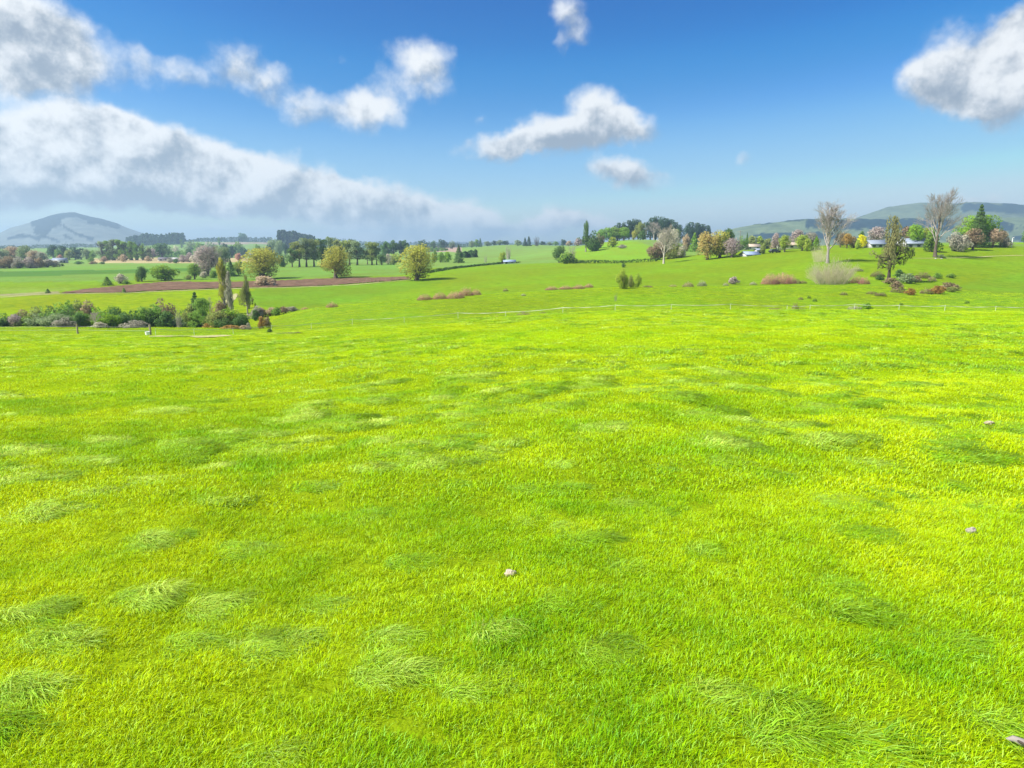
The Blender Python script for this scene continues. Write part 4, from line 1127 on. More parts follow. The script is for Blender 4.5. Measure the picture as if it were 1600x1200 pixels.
# --- left, far side of the valley
ROW([('bush', 'grey', 4, 399, 420, 26, 390), ('bush', 'brown', 20, 400, 420, 24, 388), ('bush', 'grey', 36, 401, 420, 24, 386), ('bush', 'mauve', 52, 402, 420, 22, 385), ('bush', 'brown', 67, 403, 419, 20, 388), ('bush', 'grey', 80, 405, 418, 20, 392), ('bush', 'grey', 91, 407, 418, 14, 395)],
    'grey brown leafless bush', 'the scrub belt at the far left', 'scrub belt at the far left')
ROW([('round', 'sage', 8, 388, 408, 26, 520), ('round', 'tan', 26, 385, 408, 26, 530), ('round', 'sage', 45, 383, 408, 22, 520), ('round', 'tan', 60, 391, 410, 18, 500), ('round', 'grey', 72, 393, 411, 16, 500)], 'pale spring tree', 'the row behind the grey scrub belt', 'pale trees behind the scrub belt')
ROW([('round', 'pine', 90, 383, 404, 16, 700), ('round', 'mid', 98, 390, 405, 12, 690), ('pine', 'pine', 105, 384, 404, 14, 700), ('round', 'olive', 115, 390, 405, 14, 690), ('pine', 'pine', 124, 386, 404, 12, 700), ('pine', 'pine', 133, 388, 404, 10, 700), ('round', 'sage', 142, 389, 406, 16, 680), ('round', 'mid', 152, 391, 406, 12, 680)],
    'dark green tree', 'the belt behind the small white house', 'tree belt behind the white house')
ROW([('poplar', 'sage', 166, 377, 405, 12, 640), ('poplar', 'mid', 174, 376, 405, 12, 640), ('poplar', 'sage', 183, 374, 405, 13, 640), ('poplar', 'mid', 192, 374, 405, 13, 640), ('poplar', 'mid', 201, 377, 405, 13, 640), ('poplar', 'mid', 210, 377, 405, 13, 640), ('poplar', 'mid', 219, 378, 405, 13, 640), ('poplar', 'mid', 229, 380, 405, 12, 640), ('poplar', 'sage', 237, 385, 405, 11, 640)],
    'tall green poplar', 'the dense poplar belt under the mountain', 'poplar belt under the mountain')
T('round', 'dark', 258, 380, 402, 28, 'dark round tree right of the poplar belt', Y=760)
T('round', 'mauve', 244, 388, 404, 14, 'purplish tree between poplar belt and dark round tree', Y=740)
T('round', 'pale', 281, 384, 397, 12, 'pale leafless tree on the green slope left of the ridge', Y=1000)
ROW([('bush', 'tan', 198, 397, 406, 14, 600), ('bush', 'pink', 100, 398, 408, 10, 560), ('bush', 'tan', 168, 400, 407, 12, 600), ('bush', 'mid', 148, 402, 408, 10, 600), ('bush', 'dark', 102, 412, 419, 6, 410), ('bush', 'dark', 128, 408, 414, 14, 470), ('bush', 'brown', 150, 408, 413, 12, 470), ('bush', 'dark', 165, 409, 413, 10, 470), ('bush', 'tan', 236, 400, 407, 12, 600)],
    'small low bush', 'those beside the tan crop strip', 'low bushes beside the tan strip')
ROW([('round', 'sage', 304, 376, 393, 20, 1150), ('round', 'mid', 317, 379, 394, 18, 1100), ('round', 'sage', 333, 378, 394, 22, 1050), ('round', 'dark', 300, 388, 400, 10, 850), ('round', 'olive', 345, 384, 398, 14, 900), ('round', 'pine', 356, 380, 399, 13, 850), ('round', 'pine', 366, 384, 400, 18, 820), ('round', 'mid', 376, 377, 394, 16, 950), ('round', 'pine', 385, 386, 400, 14, 850),
      ('round', 'mid', 406, 382, 398, 14, 900), ('round', 'pine', 424, 381, 398, 12, 880), ('round', 'sage', 432, 373, 398, 20, 900), ('round', 'sage', 441, 375, 399, 16, 880), ('round', 'pine', 450, 380, 399, 10, 860)],
    'mid distance tree', 'the mixed row below the ridge', 'mixed trees below the ridge')
ROW([('bush', 'mauve', 300, 394, 410, 14, 560), ('bush', 'pale', 310, 397, 411, 16, 540), ('bush', 'mauve', 290, 398, 411, 14, 560), ('bush', 'dark', 279, 404, 412, 10, 500), ('bush', 'pink', 377, 395, 404, 12, 650), ('bush', 'grey', 270, 402, 411, 12, 520)], 'pinkish leafless bush', 'those right of the tan strip', 'leafless bushes by the tan strip')
T('poplar', 'mid', 290, 374, 390, 4, 'narrow poplar at the left end of the ridge hedge', Y=1500)
T('poplar', 'mid', 349, 370, 382, 4, 'narrow poplar in the middle of the ridge hedge', Y=1700)
# --- gully: a tangle of bushes, each its own
G = [('bush','dark',2,489,512,30),('bush','mauve',19,491,512,22),('bush','olive',34,487,511,26),('bush','mid',36,494,512,24),('bush','sage',52,490,513,28),('bush','brown',28,484,506,24),('bush','olive',54,480,507,30),('bush','mid',70,476,508,30),
     ('bush','dark',74,478,509,20),('bush','mid',92,472,510,32),('bush','sage',84,490,514,38),('bush','dark',106,478,511,22),('bush','mid',102,470,506,22),('bush','grey',92,496,515,28),('bush','brown',132,470,503,26),('bush','olive',116,469,502,22),
     ('bush','mid',122,486,513,24),('bush','dark',116,488,514,18),('bush','bright',150,479,512,30),('bush','bright',163,490,514,30),('bush','dark',178,480,512,22),('bush','mid',168,478,510,28),('bush','pale',148,503,516,20),
     ('bush','dark',200,484,512,26),('bush','mid',192,486,512,24),('bush','grey',206,500,514.5,34),('bush','mid',216,480,511,30),('bush','dark',232,482,511,28),('bush','mid',240,476,510,36),('bush','brown',250,466,500,28),('bush','dark',254,486,511,24),
     ('bush','olive',292,476,506,24),('bush','dark',284,484,506,22),('bush','mid',312,480,505,32),('bush','bright',326,490,504,22),('bush','olive',342,486,511,34),('bush','bright',352,482,510,34),('bush','dark',346,496,513,22),
     ('bush','yellowgreen',364,484,509,28),('bush','dark',374,490,512,18),('bush','olive',332,488,508,24),('bush','brown',341,470,490,18),('bush','dark',396,484,498,12),('bush','grey',398,478,495,20),('bush','brown',406,481,494,20),('bush','rust',334,504,511,20),
     ('bush','rust',356,508,516,26),('bush','tan',376,508,516,16),('bush','rust',318,505,510,12),('bush','grey',384,504,515,8),('bush','sage',270,497,509,26)]
DESC = {'dark': 'dark green', 'mauve': 'mauve grey leafless', 'olive': 'dull olive', 'mid': 'leafy green', 'sage': 'sage green', 'brown': 'brown topped', 'grey': 'pale grey twiggy', 'bright': 'bright green', 'pale': 'bleached leafless', 'tan': 'tan twiggy', 'yellowgreen': 'yellow green', 'rust': 'rusty low'}
by = defaultdict(list)
for q in G: by[q[1]].append(q)
NUM = ['', 'one', 'two', 'three', 'four', 'five', 'six', 'seven', 'eight', 'nine', 'ten', 'eleven', 'twelve', 'thirteen']
for k, L in by.items():
    L.sort(key=lambda q: q[2])
    for i, q in enumerate(L):
        lab = '%s bush in the gully thicket beyond the wooden posts' % DESC[k] if len(L) == 1 else '%s bush, %s of %s such in the gully thicket' % (DESC[k], 'rightmost' if i == len(L) - 1 else ORD[i], NUM[len(L)])
        yb = 106 + (517 - q[4]) * 1.9
        T(q[0], q[1], q[2], q[3], q[4], q[5] * 1.15, lab, Y=yb, group='bushes in the gully thicket', lodx=1 if q[4] - q[3] > 14 else 2)
T('conifer', 'dark', 303, 456, 504, 30, 'dark feathery evergreen rising above the gully thicket', Y=128, lodx=0)
T('pine', 'mid', 313, 466, 505, 26, 'green evergreen just right of the feathery one in the gully', Y=124, lodx=0)
T('whips', 'grey', 274, 470, 508, 16, 'pale grey bare column tree in the gully thicket', Y=116, lodx=1, wood='palebark')
T('bare', 'palebark', 143, 487, 514, 22, 'small white branched dead tree among the gully bushes', Y=109, wood='palebark', lodx=1)
T('bare', 'twig', 325, 462, 497, 18, 'thin crooked leafless sapling left of the yellow poplar', Y=140, wood='greybark', lodx=2)
ROW([('bush', 'tan', 421, 480, 488, 20, 150), ('bush', 'mid', 430, 480, 489, 18, 148), ('bush', 'brown', 441, 479, 487, 18, 150), ('bush', 'grey', 454, 479, 486, 22, 152), ('heap', 'pink', 475, 479, 486, 14, 152)], 'scrubby bush', 'the strip running right from the gully', 'scrub strip right of the gully')
T('bush', 'rust', 405, 494, 504, 14, 'small rusty gorse clump on the bright bank', Y=118)
T('bush', 'brown', 414, 495, 503, 12, 'small brown gorse clump right of the rusty one', Y=120)
T('bush', 'dark', 422, 513, 520, 8, 'little dark tuft left of the bare dark patch by the tape fence')

# --- heaps of cut scrub and rough patches on the slopes
ROW([('heap', 'pink', 664, 458, 468.5, 26), ('heap', 'pink', 688, 455, 467, 26), ('heap', 'pink', 712, 453, 466, 30), ('heap', 'pink', 728, 447, 462, 26), ('heap', 'pink', 744, 450, 461, 18)], 'pinkish heap of cut scrub', 'the long centre line', 'heaps of cut scrub in the centre dip', wood='pinktwig', lodx=1)
ROW([('heap', 'pink', 862, 446, 453, 22), ('heap', 'pink', 884, 445, 452, 24), ('heap', 'pink', 904, 443.5, 451, 22), ('heap', 'pink', 920, 442, 449, 16)], 'low pinkish scrub heap', 'four in the dip right of centre', 'low heaps of scrub right of centre', wood='pinktwig', lodx=1)
T('heap', 'pink', 519, 470, 480, 20, 'lone pink heap of cut scrub below the ploughed field', wood='pinktwig')
T('heap', 'brown', 790, 449, 455, 9, 'tiny brown heap on the slope above the tape fence')
T('heap', 'pale', 818, 458, 462, 9, 'tiny pale heap of debris on the bright slope')
T('heap', 'brown', 819, 485, 494, 30, 'brown bracken heap behind the tape fence', lodx=1, Y=93)
T('heap', 'brown', 849, 486, 493, 18, 'smaller brown bracken heap right of the larger one at the tape', lodx=1, Y=93)
T('heap', 'brown', 776, 491, 496, 8, 'little dark clump under the fence tape left of the bracken heaps', Y=92)
T('bush', 'yellowgreen', 973, 419, 451, 20, 'yellow green young tree standing in front of the knoll hedge', lodx=0, name='broadleaf_tree', cat='tree')
T('bush', 'olive', 985, 430, 449, 12, 'olive bush between the two yellow green young trees')
T('bush', 'yellowgreen', 996, 427, 449, 14, 'smaller yellow green young tree on the right', name='broadleaf_tree', cat='tree')
T('bush', 'dark', 974, 411, 418, 7, 'little dark bush growing on the hedge line')
T('whips', 'grey', 962, 455, 471, 9, 'tiny bare sapling below the yellow green young tree', wood='twig')
ROW([('heap', 'tan', 1012, 445, 449, 18), ('heap', 'tan', 1052, 444, 448, 14), ('heap', 'tan', 1075, 438, 448, 18), ('heap', 'grey', 1097, 436, 447, 16), ('heap', 'pale', 1134, 441, 446, 10), ('heap', 'pale', 1177, 439, 445, 12)], 'faint dead scrub tuft', 'the sparse line right of centre', 'sparse scrub along the dip', lodx=2)
T('bush', 'mauve', 1146, 432, 444, 16, 'rounded grey mauve bush in the dip right of centre')
ROW([('heap', 'pink', 1203, 425, 444, 28), ('heap', 'pink', 1222, 424, 443, 32), ('heap', 'pink', 1236, 428, 443, 18)], 'large pinkish brown scrub heap', 'three left of the straw thicket', 'large scrub heaps left of the thicket', wood='pinktwig', lodx=0)
ROW([('heap', 'brown', 1245, 434, 443, 14), ('heap', 'brown', 1255, 436, 443, 12)], 'small dark brown heap', 'the two between pink heap and thicket', 'small brown heaps left of the thicket', lodx=2)
ROW([('heap', 'pink', 1339, 429, 442, 22), ('heap', 'pink', 1350, 430, 444, 18)], 'reddish heap of cut scrub', 'the pair right of the straw thicket', 'reddish heaps right of the thicket', wood='pinktwig', lodx=1)
T('heap', 'pale', 1338, 416, 423, 20, 'pale dry grass tussock above the reddish heaps')
T('heap', 'brown', 1371, 421, 432, 22, 'brown bracken clump left of the ragged gum', lodx=1)
T('bush', 'dark', 1374, 429, 438, 14, 'dark green low bush at the foot of the ragged gum')
T('bush', 'brown', 1391, 434, 444, 22, 'brown scrub around the foot of the ragged gum')
T('bush', 'dark', 1404, 421, 434, 18, 'dark green bush right of the ragged gum foot')
T('bush', 'sage', 1418, 427, 443, 26, 'sage green bush in the scrub right of the ragged gum')
T('bush', 'brown', 1430, 431, 441, 18, 'brownish bush right of the sage green one')
T('heap', 'brown', 1442, 423, 434, 24, 'dark brown bracken mound above the green hollow', lodx=1)
T('heap', 'tan', 1456, 430, 439, 14, 'tan dry grass heap right of the bracken mound')
T('bush', 'mid', 1464, 426, 435, 12, 'fresh green clump at the right end of the scrub')
T('bush', 'mid', 1486, 427, 434, 14, 'lone green clump on the right hand slope')
ROW([('bush', 'brown', 1400, 440, 452, 20), ('heap', 'brown', 1404, 446, 457, 26), ('bush', 'rust', 1422, 450, 461, 16), ('heap', 'brown', 1447, 448, 459, 20), ('bush', 'rust', 1464, 446, 459, 24), ('bush', 'brown', 1482, 441, 453, 30), ('bush', 'olive', 1487, 448, 456, 22)], 'dark rusty gorse clump', 'the lower scrub patch on the right', 'gorse clumps of the lower scrub patch')
ROW([('heap', 'brown', 1362, 453, 460, 18), ('heap', 'brown', 1376, 455, 462, 18)], 'low brown bracken patch', 'two left of the lower scrub', 'low bracken patches')
ROW([('heap', 'brown', 1245, 469, 485, 12, 90), ('heap', 'brown', 1214, 479, 485, 26, 92), ('heap', 'brown', 1254, 480, 485, 24, 92), ('heap', 'brown', 1251, 463, 468, 8), ('heap', 'dark', 1264, 460, 466, 6), ('heap', 'dark', 1273, 464, 471, 7), ('heap', 'brown', 1318, 454, 461, 12), ('heap', 'dark', 1408, 472, 476, 6), ('heap', 'dark', 1511, 469, 474, 8)],
    'dark weed clump', 'the scattered ones behind the tape fence', 'scattered weed clumps by the fence', lodx=2)
T('heap', 'pale', 1338, 475, 486, 24, 'pale dry stalk heap under the fence tape on the right', Y=92)
T('bush', 'bright', 1357, 473, 487, 17, 'bright green clump under the fence tape beside the dry stalks', Y=92)
# ------------------------------------------------------------------ far woods that read as one mass
def wood_belt(name, label, rows, pal, kind='stuff', dens=1.0):
    """rows: (u0, u1, top v at u0, top v at u1, Y)"""
    g = Geo(); r = np.random.default_rng(len(label))
    for (u0, u1, t0, t1, Y) in rows:
        n = max(3, int((u1 - u0) / 2.2))
        for i in range(n):
            f = (i + r.uniform(0, .8)) / n; u = u0 + (u1 - u0) * f; Yd = Y * (1 + r.uniform(-.02, .03))
            b = at(u, Yd); top = vz(t0 + (t1 - t0) * f + r.uniform(-.8, 1.6), Yd); h = max(2, top - b.z); w = 3.2 * Yd / 1075
            k = int(130 * dens)
            z = r.uniform(0.02, 1, k); q = w * (1 - .55 * z ** 2.2) * np.sqrt(r.uniform(0, 1, k)); a = r.uniform(0, 2 * PI, k)
            P = np.column_stack([b.x + q * np.cos(a), b.y + q * np.sin(a), b.z + z * h])
            add_leaves(g, r, P, max(1.0, .075 * h), .2, None, .7)
    o = link(name, g.mesh(name, PAL[pal]))
    return tag(o, label, None, None, kind)
wood_belt('forest', 'dark pine plantation on the ridge right of the mountain', [(206, 240, 371, 364, 1800), (240, 276, 366, 366, 1790), (272, 296, 364, 363, 1780), (210, 296, 373, 368, 1760)], 'pine')
wood_belt('forest', 'tall dark plantation block above the gum trees', [(439, 468, 360.5, 362, 1500), (466, 497, 362, 369, 1500), (440, 494, 363, 370, 1480)], 'pine')
wood_belt('shelter_belt', 'long thin dark shelter hedge along the ridge', [(300, 318, 375, 373, 2080), (316, 392, 372, 369.5, 2080), (390, 430, 371, 371, 2080)], 'pine')
wood_belt('distant_trees', 'thin scattered tree lines far across the plain', [(0, 60, 383, 384, 1500), (60, 130, 382, 381, 1600), (120, 160, 381, 380, 1700), (500, 600, 377, 377, 2600), (600, 720, 378, 378, 2400), (520, 560, 373, 374, 1900), (700, 900, 380, 380, 2200), (560, 640, 380, 381, 1500), (650, 740, 381, 380, 1500)], 'pine', dens=.35)
wood_belt('distant_trees', 'band of soft green trees at the valley foot left of centre', [(240, 300, 393, 392, 900), (380, 440, 391, 390, 950), (500, 610, 388, 388, 1000), (640, 700, 387, 387, 1000)], 'mid', dens=.4)
wood_belt('shelter_belt', 'dark hedge rows stepping up the slope behind the dark conifer', [(722, 745, 395, 390.5, 520)], 'dark')
T('round', 'dark', 385, 364, 371, 14, 'domed tree standing above the ridge hedge', Y=2120)

# ------------------------------------------------------------------ hedges
def hedge(label, pts, h, w, pal='dark', ymin=150):
    g = Geo(); r = np.random.default_rng(len(label) * 3)
    P = [hit(u, v, ymin) for u, v in pts]
    for a, b in zip(P[:-1], P[1:]):
        n = int((b - a).length * 26)
        f = r.uniform(0, 1, n); X = a.x + (b.x - a.x) * f + r.normal(0, w * .38, n); Yv = a.y + (b.y - a.y) * f + r.normal(0, w * .38, n)
        hh = h * (.85 + .2 * vnoise(X / 3, Yv / 3, 4))
        Q = np.column_stack([X, Yv, height(X, Yv) + r.uniform(0, 1, n) ** .8 * hh])
        add_leaves(g, r, Q, .28, 0, None, .7)
    root = empty('hedge', tuple(P[0])); tag(root, label, 'hedge')
    me = g.mesh('foliage', PAL[pal]); me.transform(__import__('mathutils').Matrix.Translation(-P[0]))
    link('foliage', me, root)
hedge('dark clipped hedge curving along the foot of the knoll', [(880, 411), (920, 411.5), (960, 411.5), (1000, 410), (1028, 408)], 1.5, 1.3)
hedge('thin dark hedge running down to the full yellow willow', [(668, 427), (700, 421.5), (740, 416.5), (790, 411.5)], 1.1, .9)
hedge('dark hedge behind the brow right of the ploughed field', [(790, 411.5), (812, 410.5)], .8, .7)

# ------------------------------------------------------------------ plain surface helper and buildings
def flat_mat(name, c, rough=.7, metal=0.0, var=.12, scale=3.0):
    m, N = mat(name)
    g = N.n('ShaderNodeNewGeometry').outputs['Position']
    nn = N.noise(g, scale, 5, .65)
    c_ = N.n('ShaderNodeHueSaturation', {'Value': N.ramp(nn, .3, .7, 1 - var, 1 + var), 'Color': rgb(*c)}).outputs[0]
    bs = N.n('ShaderNodeBsdfPrincipled', {'Base Color': c_, 'Roughness': rough, 'Metallic': metal, 'Specular IOR Level': .3})
    N.n('ShaderNodeOutputMaterial', {'Surface': bs.outputs[0]})
    return m
M_ROOF = flat_mat('roof_iron', (.22, .26, .32), .45); M_BLUE = flat_mat('blue_roof', (.27, .34, .50), .45); M_WHITE = flat_mat('white_paint', (.46, .455, .44), .6, var=.08)
M_WALL = flat_mat('cream_wall', (.62, .58, .50), .8, var=.06); M_DARK = flat_mat('door_opening_shade', (.03, .03, .035), .8); M_GLASS = flat_mat('window_glass', (.05, .07, .09), .15)
M_ORANGE = flat_mat('tan_roof', (.50, .40, .30), .7); M_TYRE = flat_mat('tyre', (.02, .02, .02), .9)
def box(name, parent, lo, hi, m, label=None):
    o = link(name, cube(name, lo, hi, m), parent)
    if label: o['label'] = label
    return o
def gable(name, parent, L, W, z0, rise, m, over=.4, t=.14):
    x, y = L / 2 + over, W / 2 + over
    V = []
    for dz in (0, t):
        V += [(-x, -y, z0 - over * rise / (W / 2) + dz), (x, -y, z0 - over * rise / (W / 2) + dz), (x, 0, z0 + rise + dz), (-x, 0, z0 + rise + dz), (-x, y, z0 - over * rise / (W / 2) + dz), (x, y, z0 - over * rise / (W / 2) + dz)]
    F = np.array([(6, 7, 8, 9), (9, 8, 11, 10), (0, 3, 2, 1), (3, 4, 5, 2), (0, 1, 7, 6), (4, 10, 11, 5), (0, 6, 9, 3), (3, 9, 10, 4), (1, 2, 8, 7), (2, 5, 11, 8)])
    return link(name, mesh_np(name, V, F, m), parent)
def gable_ends(parent, L, W, z0, rise, m):
    V = []; F = []
    for sx in (-L / 2 + .05, L / 2 - .05):
        k = len(V); V += [(sx, -W / 2 + .05, z0), (sx, W / 2 - .05, z0), (sx, 0, z0 + rise - .05), (sx + .1, -W / 2 + .05, z0), (sx + .1, W / 2 - .05, z0), (sx + .1, 0, z0 + rise - .05)]
        F += [(k, k + 1, k + 2), (k + 3, k + 5, k + 4)]
    return link('gable', mesh_np('gable', V, np.array(F), m), parent)
def building(u, Y, L, W, wh, rise, rz, label, roof=M_ROOF, wall=M_WHITE, wins=(), doors=(), chimney=None, name='farmhouse', cat='house', dz=0):
    p = at(u, Y); root = empty(name, (p.x, p.y, p.z - .15 + dz), rz); tag(root, label, cat)
    box('wall', root, (-L / 2, -W / 2, 0), (L / 2, W / 2, wh), wall)
    gable('roof', root, L, W, wh, rise, roof); gable_ends(root, L, W, wh, rise, wall)
    for (x, w, z, h) in wins:
        f = box('window', root, (x - w / 2, -W / 2 - .05, z), (x + w / 2, -W / 2 - .003, z + h), M_WHITE)
        box('pane', f, (x - w / 2 + .07, -W / 2 - .07, z + .07), (x + w / 2 - .07, -W / 2 - .053, z + h - .07), M_GLASS)
    for (x, w, h) in doors: box('door', root, (x - w / 2, -W / 2 - .06, .02), (x + w / 2, -W / 2 - .003, h), M_DARK)  # dark panels for doors; the barn's paints the shade in its opening
    if chimney is not None: box('chimney', root, (chimney - .4, .5, wh + .2), (chimney + .4, 1.2, wh + rise + .9), M_WALL)
    return root
building(1362, 262, 7.4, 5.5, 1.9, 1.3, .06, 'low farmhouse with pale blue grey roof left of the ragged gum', wins=[(-2.4, 1.2, .7, .9), (0, 1.2, .7, .9), (2.4, 1.2, .7, .9)], dz=-.5)
building(1400, 270, 4.6, 4.6, 2.2, 1.6, .9, 'grey roofed farmhouse with white gable behind the ragged gum', wins=[(-1.4, 1.0, .9, 1.0), (1.4, 1.0, .9, 1.0)], dz=-.35)
building(1421, 262, 8, 6, 2.0, 1.7, -.12, 'white farmhouse with grey hipped roof right of the ragged gum', wins=[(-2.6, 1.3, .6, .9), (.2, 1.3, .6, .9), (2.8, 1.0, .6, .9)], dz=-.5)
building(1441, 266, 4, 3, 1.6, .5, .0, 'low white shed right of the farmhouses', wins=[(0, 1.0, .5, .6)], name='shed', cat='shed', dz=-.5)
building(1168, 262, 5.6, 4.6, 1.2, .95, .22, 'blue grey iron roofed barn with dark open end', roof=M_BLUE, doors=[(1.5, 1.6, 1.1)], name='barn', cat='barn', dz=-.65)
building(1181, 268, 2.2, 2.6, 1.6, .5, .1, 'small white lean-to beside the barn', doors=[(0, .8, 1.2)], name='shed', cat='shed', dz=-.2)
building(1229, 276, 9, 5, 1.9, .9, -.1, 'long pale tan roofed house on the hill crest', roof=M_ORANGE, wall=M_WALL, wins=[(-3, 1.2, .8, .8), (0, 1.2, .8, .8), (3, 1.2, .8, .8)], dz=-.1)
building(1170, 420, 9, 6, 2.2, 1.4, .15, 'distant brown roofed house behind the barn', roof=M_ORANGE, wall=M_WALL, wins=[(-2.5, 1.4, .9, 1), (2.5, 1.4, .9, 1)])
building(796, 345, 5.6, 3.6, 1.2, .7, .05, 'small shed with pale blue roof in the middle distance', roof=M_BLUE, doors=[(-1.5, 1.0, 1.0)], wins=[(1.2, .8, .5, .5)], name='shed', cat='shed')
building(100, 520, 9, 6, 2.3, 1.6, .3, 'small white house among the far left trees', wins=[(-2.5, 1.5, .8, 1.1), (1.5, 1.5, .8, 1.1)], doors=[(3.4, 1, 1.9)])
building(86, 540, 6, 5, 2.2, 1.2, -.2, 'low pale shed left of the small white house', wall=M_WALL, doors=[(0, 2, 1.8)], name='shed', cat='shed')
building(392, 930, 17, 9, 3.4, 2.6, .1, 'pale blue roofed house below the ridge', roof=M_BLUE, wins=[(-5, 2, 1, 1.5), (0, 2, 1, 1.5), (5, 2, 1, 1.5)])
building(262, 600, 9, 6, 2.2, 1.2, .1, 'dark roofed house at the right of the poplar belt', roof=flat_mat('dark_roof', (.12, .11, .12)), wall=M_WALL, wins=[(-2, 1.5, .8, 1.1), (2, 1.5, .8, 1.1)])
building(278, 590, 6, 5, 2.2, 1.2, -.2, 'small white roofed cottage right of the dark roofed house', roof=M_WHITE, wins=[(0, 1.5, .8, 1.1)])
building(610, 1200, 16, 9, 3.0, 2.2, .1, 'distant pale farm building left of the full yellow willow', wins=[(-4, 2, 1, 1.4), (4, 2, 1, 1.4)])

# parked car by the hill crest
p = at(1206, 262); car = empty('parked_car', (p.x, p.y, p.z), .2); tag(car, 'small dark parked car with white bonnet below the purplish tree', 'car')
def prism(name, parent, prof, y0, y1, m):
    n = len(prof); V = [(x, y0, z) for x, z in prof] + [(x, y1, z) for x, z in prof]
    F = [(i, (i + 1) % n, n + (i + 1) % n, n + i) for i in range(n)]
    me = bpy.data.meshes.new(name); me.from_pydata(V, [], F + [tuple(range(n))[::-1], tuple(range(n, 2 * n))]); me.materials.append(m)
    return link(name, me, parent)
M_CARW = flat_mat('white_car_paint', (.7, .7, .7), .3, var=.02); M_CARD = flat_mat('dark_car_paint', (.04, .045, .05), .3)
prism('body', car, [(-2.1, .35), (2.1, .35), (2.15, .8), (1.1, .95), (-1.9, .95), (-2.15, .75)], -.85, .85, M_CARD)
prism('cabin', car, [(-1.7, .955), (.9, .955), (.35, 1.45), (-1.35, 1.45)], -.75, .75, M_GLASS)
box('bonnet', car, (-2.1, -.8, .956), (-1.75, .8, 1.02), M_CARW)
wm = Geo(); tube(wm, [(0, -.1, 0), (0, .1, 0)], [.33, .33], 14); an = np.arange(14) * 2 * PI / 14
for yy_ in (-.1, .1):
    wm.add(np.vstack([[0, yy_, 0], np.column_stack([.33 * np.cos(an), np.full(14, yy_), .33 * np.sin(an)])]), np.array([(0, 1 + i, 1 + (i + 1) % 14) for i in range(14)]))
wme = wm.mesh('wheel', M_TYRE)
for x in (-1.35, 1.35):
    for y in (-.8, .8): link('wheel', wme, car, (x, y, .33))

# ------------------------------------------------------------------ fences
def lathe(g, x, y, z0, z1, r0, r1, sides=6):
    tube(g, [(x, y, z0), (x, y, (z0 + z1) / 2), (x, y, z1)], [r0, (r0 + r1) / 2, r1], sides)
    for z, rr2 in ((z1, r1),):
        a = np.arange(sides) * 2 * PI / sides
        g.add(np.vstack([[x, y, z]] + [[x + rr2 * math.cos(t), y + rr2 * math.sin(t), z] for t in a]), np.array([(0, 1 + i, 1 + (i + 1) % sides) for i in range(sides)]))
M_TAPE = flat_mat('white_fence_tape', (.62, .62, .60), .5, var=.03); M_PIG = flat_mat('white_plastic_post', (.82, .82, .80), .5, var=.03)
def tape_fence(label, tops, ph=.80, th=.045):
    pts = []
    for (u, Y) in tops:
        p = at(u, Y); pts.append(p)
    root = empty('electric_fence', tuple(pts[0])); tag(root, label, 'fence')
    o0 = pts[0]
    g = Geo(); lathe(g, 0, 0, -.1, ph, .018, .014); tube(g, [(0, 0, ph), (.05, 0, ph + .05), (.0, 0, ph + .09)], [.012, .012, .010], 5)
    pm = g.mesh('post', M_PIG)
    for p in pts: link('post', pm, root, tuple(p - o0))
    for a, b in zip(pts[:-1], pts[1:]):
        n = 9; V = []; F = []
        for i in range(n):
            f = i / (n - 1); q = a.lerp(b, f) - o0; z = q.z + ph - .12 * 4 * f * (1 - f)
            tw = .9 * math.sin(i * 2.1 + a.x)               # the tape twists in the wind
            for s in (-.5, .5): V.append((q.x, q.y + math.sin(tw) * th * s, z + math.cos(tw) * th * s))
            if i: k = 2 * i; F.append((k - 2, k - 1, k + 1, k))
        link('tape', mesh_np('tape', V, np.array(F), M_TAPE), root)
    return root
tape_fence('white electric tape fence on thin posts crossing behind the near paddock',
           [(236, 76), (297, 79), (359, 84), (420, 88), (483, 92), (548, 96), (630, 96), (715, 97), (790, 94), (880, 90), (962, 88), (1050, 87), (1143, 86), (1232, 86), (1268, 86), (1338, 86), (1408, 85), (1480, 84), (1560, 83), (1640, 82), (1740, 81)])
root = empty('fence', tuple(at(228, 75))); tag(root, 'old wooden post and wire fence at the left below the thicket', 'fence')
o0 = at(228, 75); tops = []
for (u, Y, h, rad) in ((228, 75, 1.22, .12), (113, 77, 1.15, .10), (65, 112, 1.0, .09), (-40, 82, 1.1, .10)):
    p = at(u, Y); g = Geo(); lathe(g, 0, 0, -.3, h, rad, rad * .9, 8)
    link('post', g.mesh('post', WOOD['post']), root, tuple(p - o0)); tops.append((p - o0, h))
for (i, j) in ((0, 1), (1, 3)):
    for f in (.45, .8):
        g = Geo(); a, ha = tops[i]; b, hb = tops[j]
        tube(g, [a + Vector((0, 0, ha * f)), (a + b) / 2 + Vector((0, 0, (ha + hb) / 2 * f - .04)), b + Vector((0, 0, hb * f))], [.006] * 3, 4)
        link('wire', g.mesh('wire', M_TAPE), root)
# white bucket hanging at the big post
p = at(223.5, 74.6); bk = empty('bucket', (p.x, p.y, p.z)); tag(bk, 'white bucket standing at the foot of the wooden fence post', 'bucket')
g = Geo(); tube(g, [(0, 0, 0), (0, 0, .45)], [.22, .27], 12); a12 = np.arange(12) * PI / 6
g.add(np.vstack([[0, 0, .42], np.column_stack([.26 * np.cos(a12), .26 * np.sin(a12), np.full(12, .42)])]), np.array([(0, 1 + i, 1 + (i + 1) % 12) for i in range(12)]))
link('pail', g.mesh('pail', M_PIG), bk); g = Geo(); tube(g, [(.27 * math.cos(t), .02, .45 + .2 * math.sin(t)) for t in np.linspace(0, PI, 9)], [.012] * 9, 4); link('handle', g.mesh('handle', M_TYRE), bk)
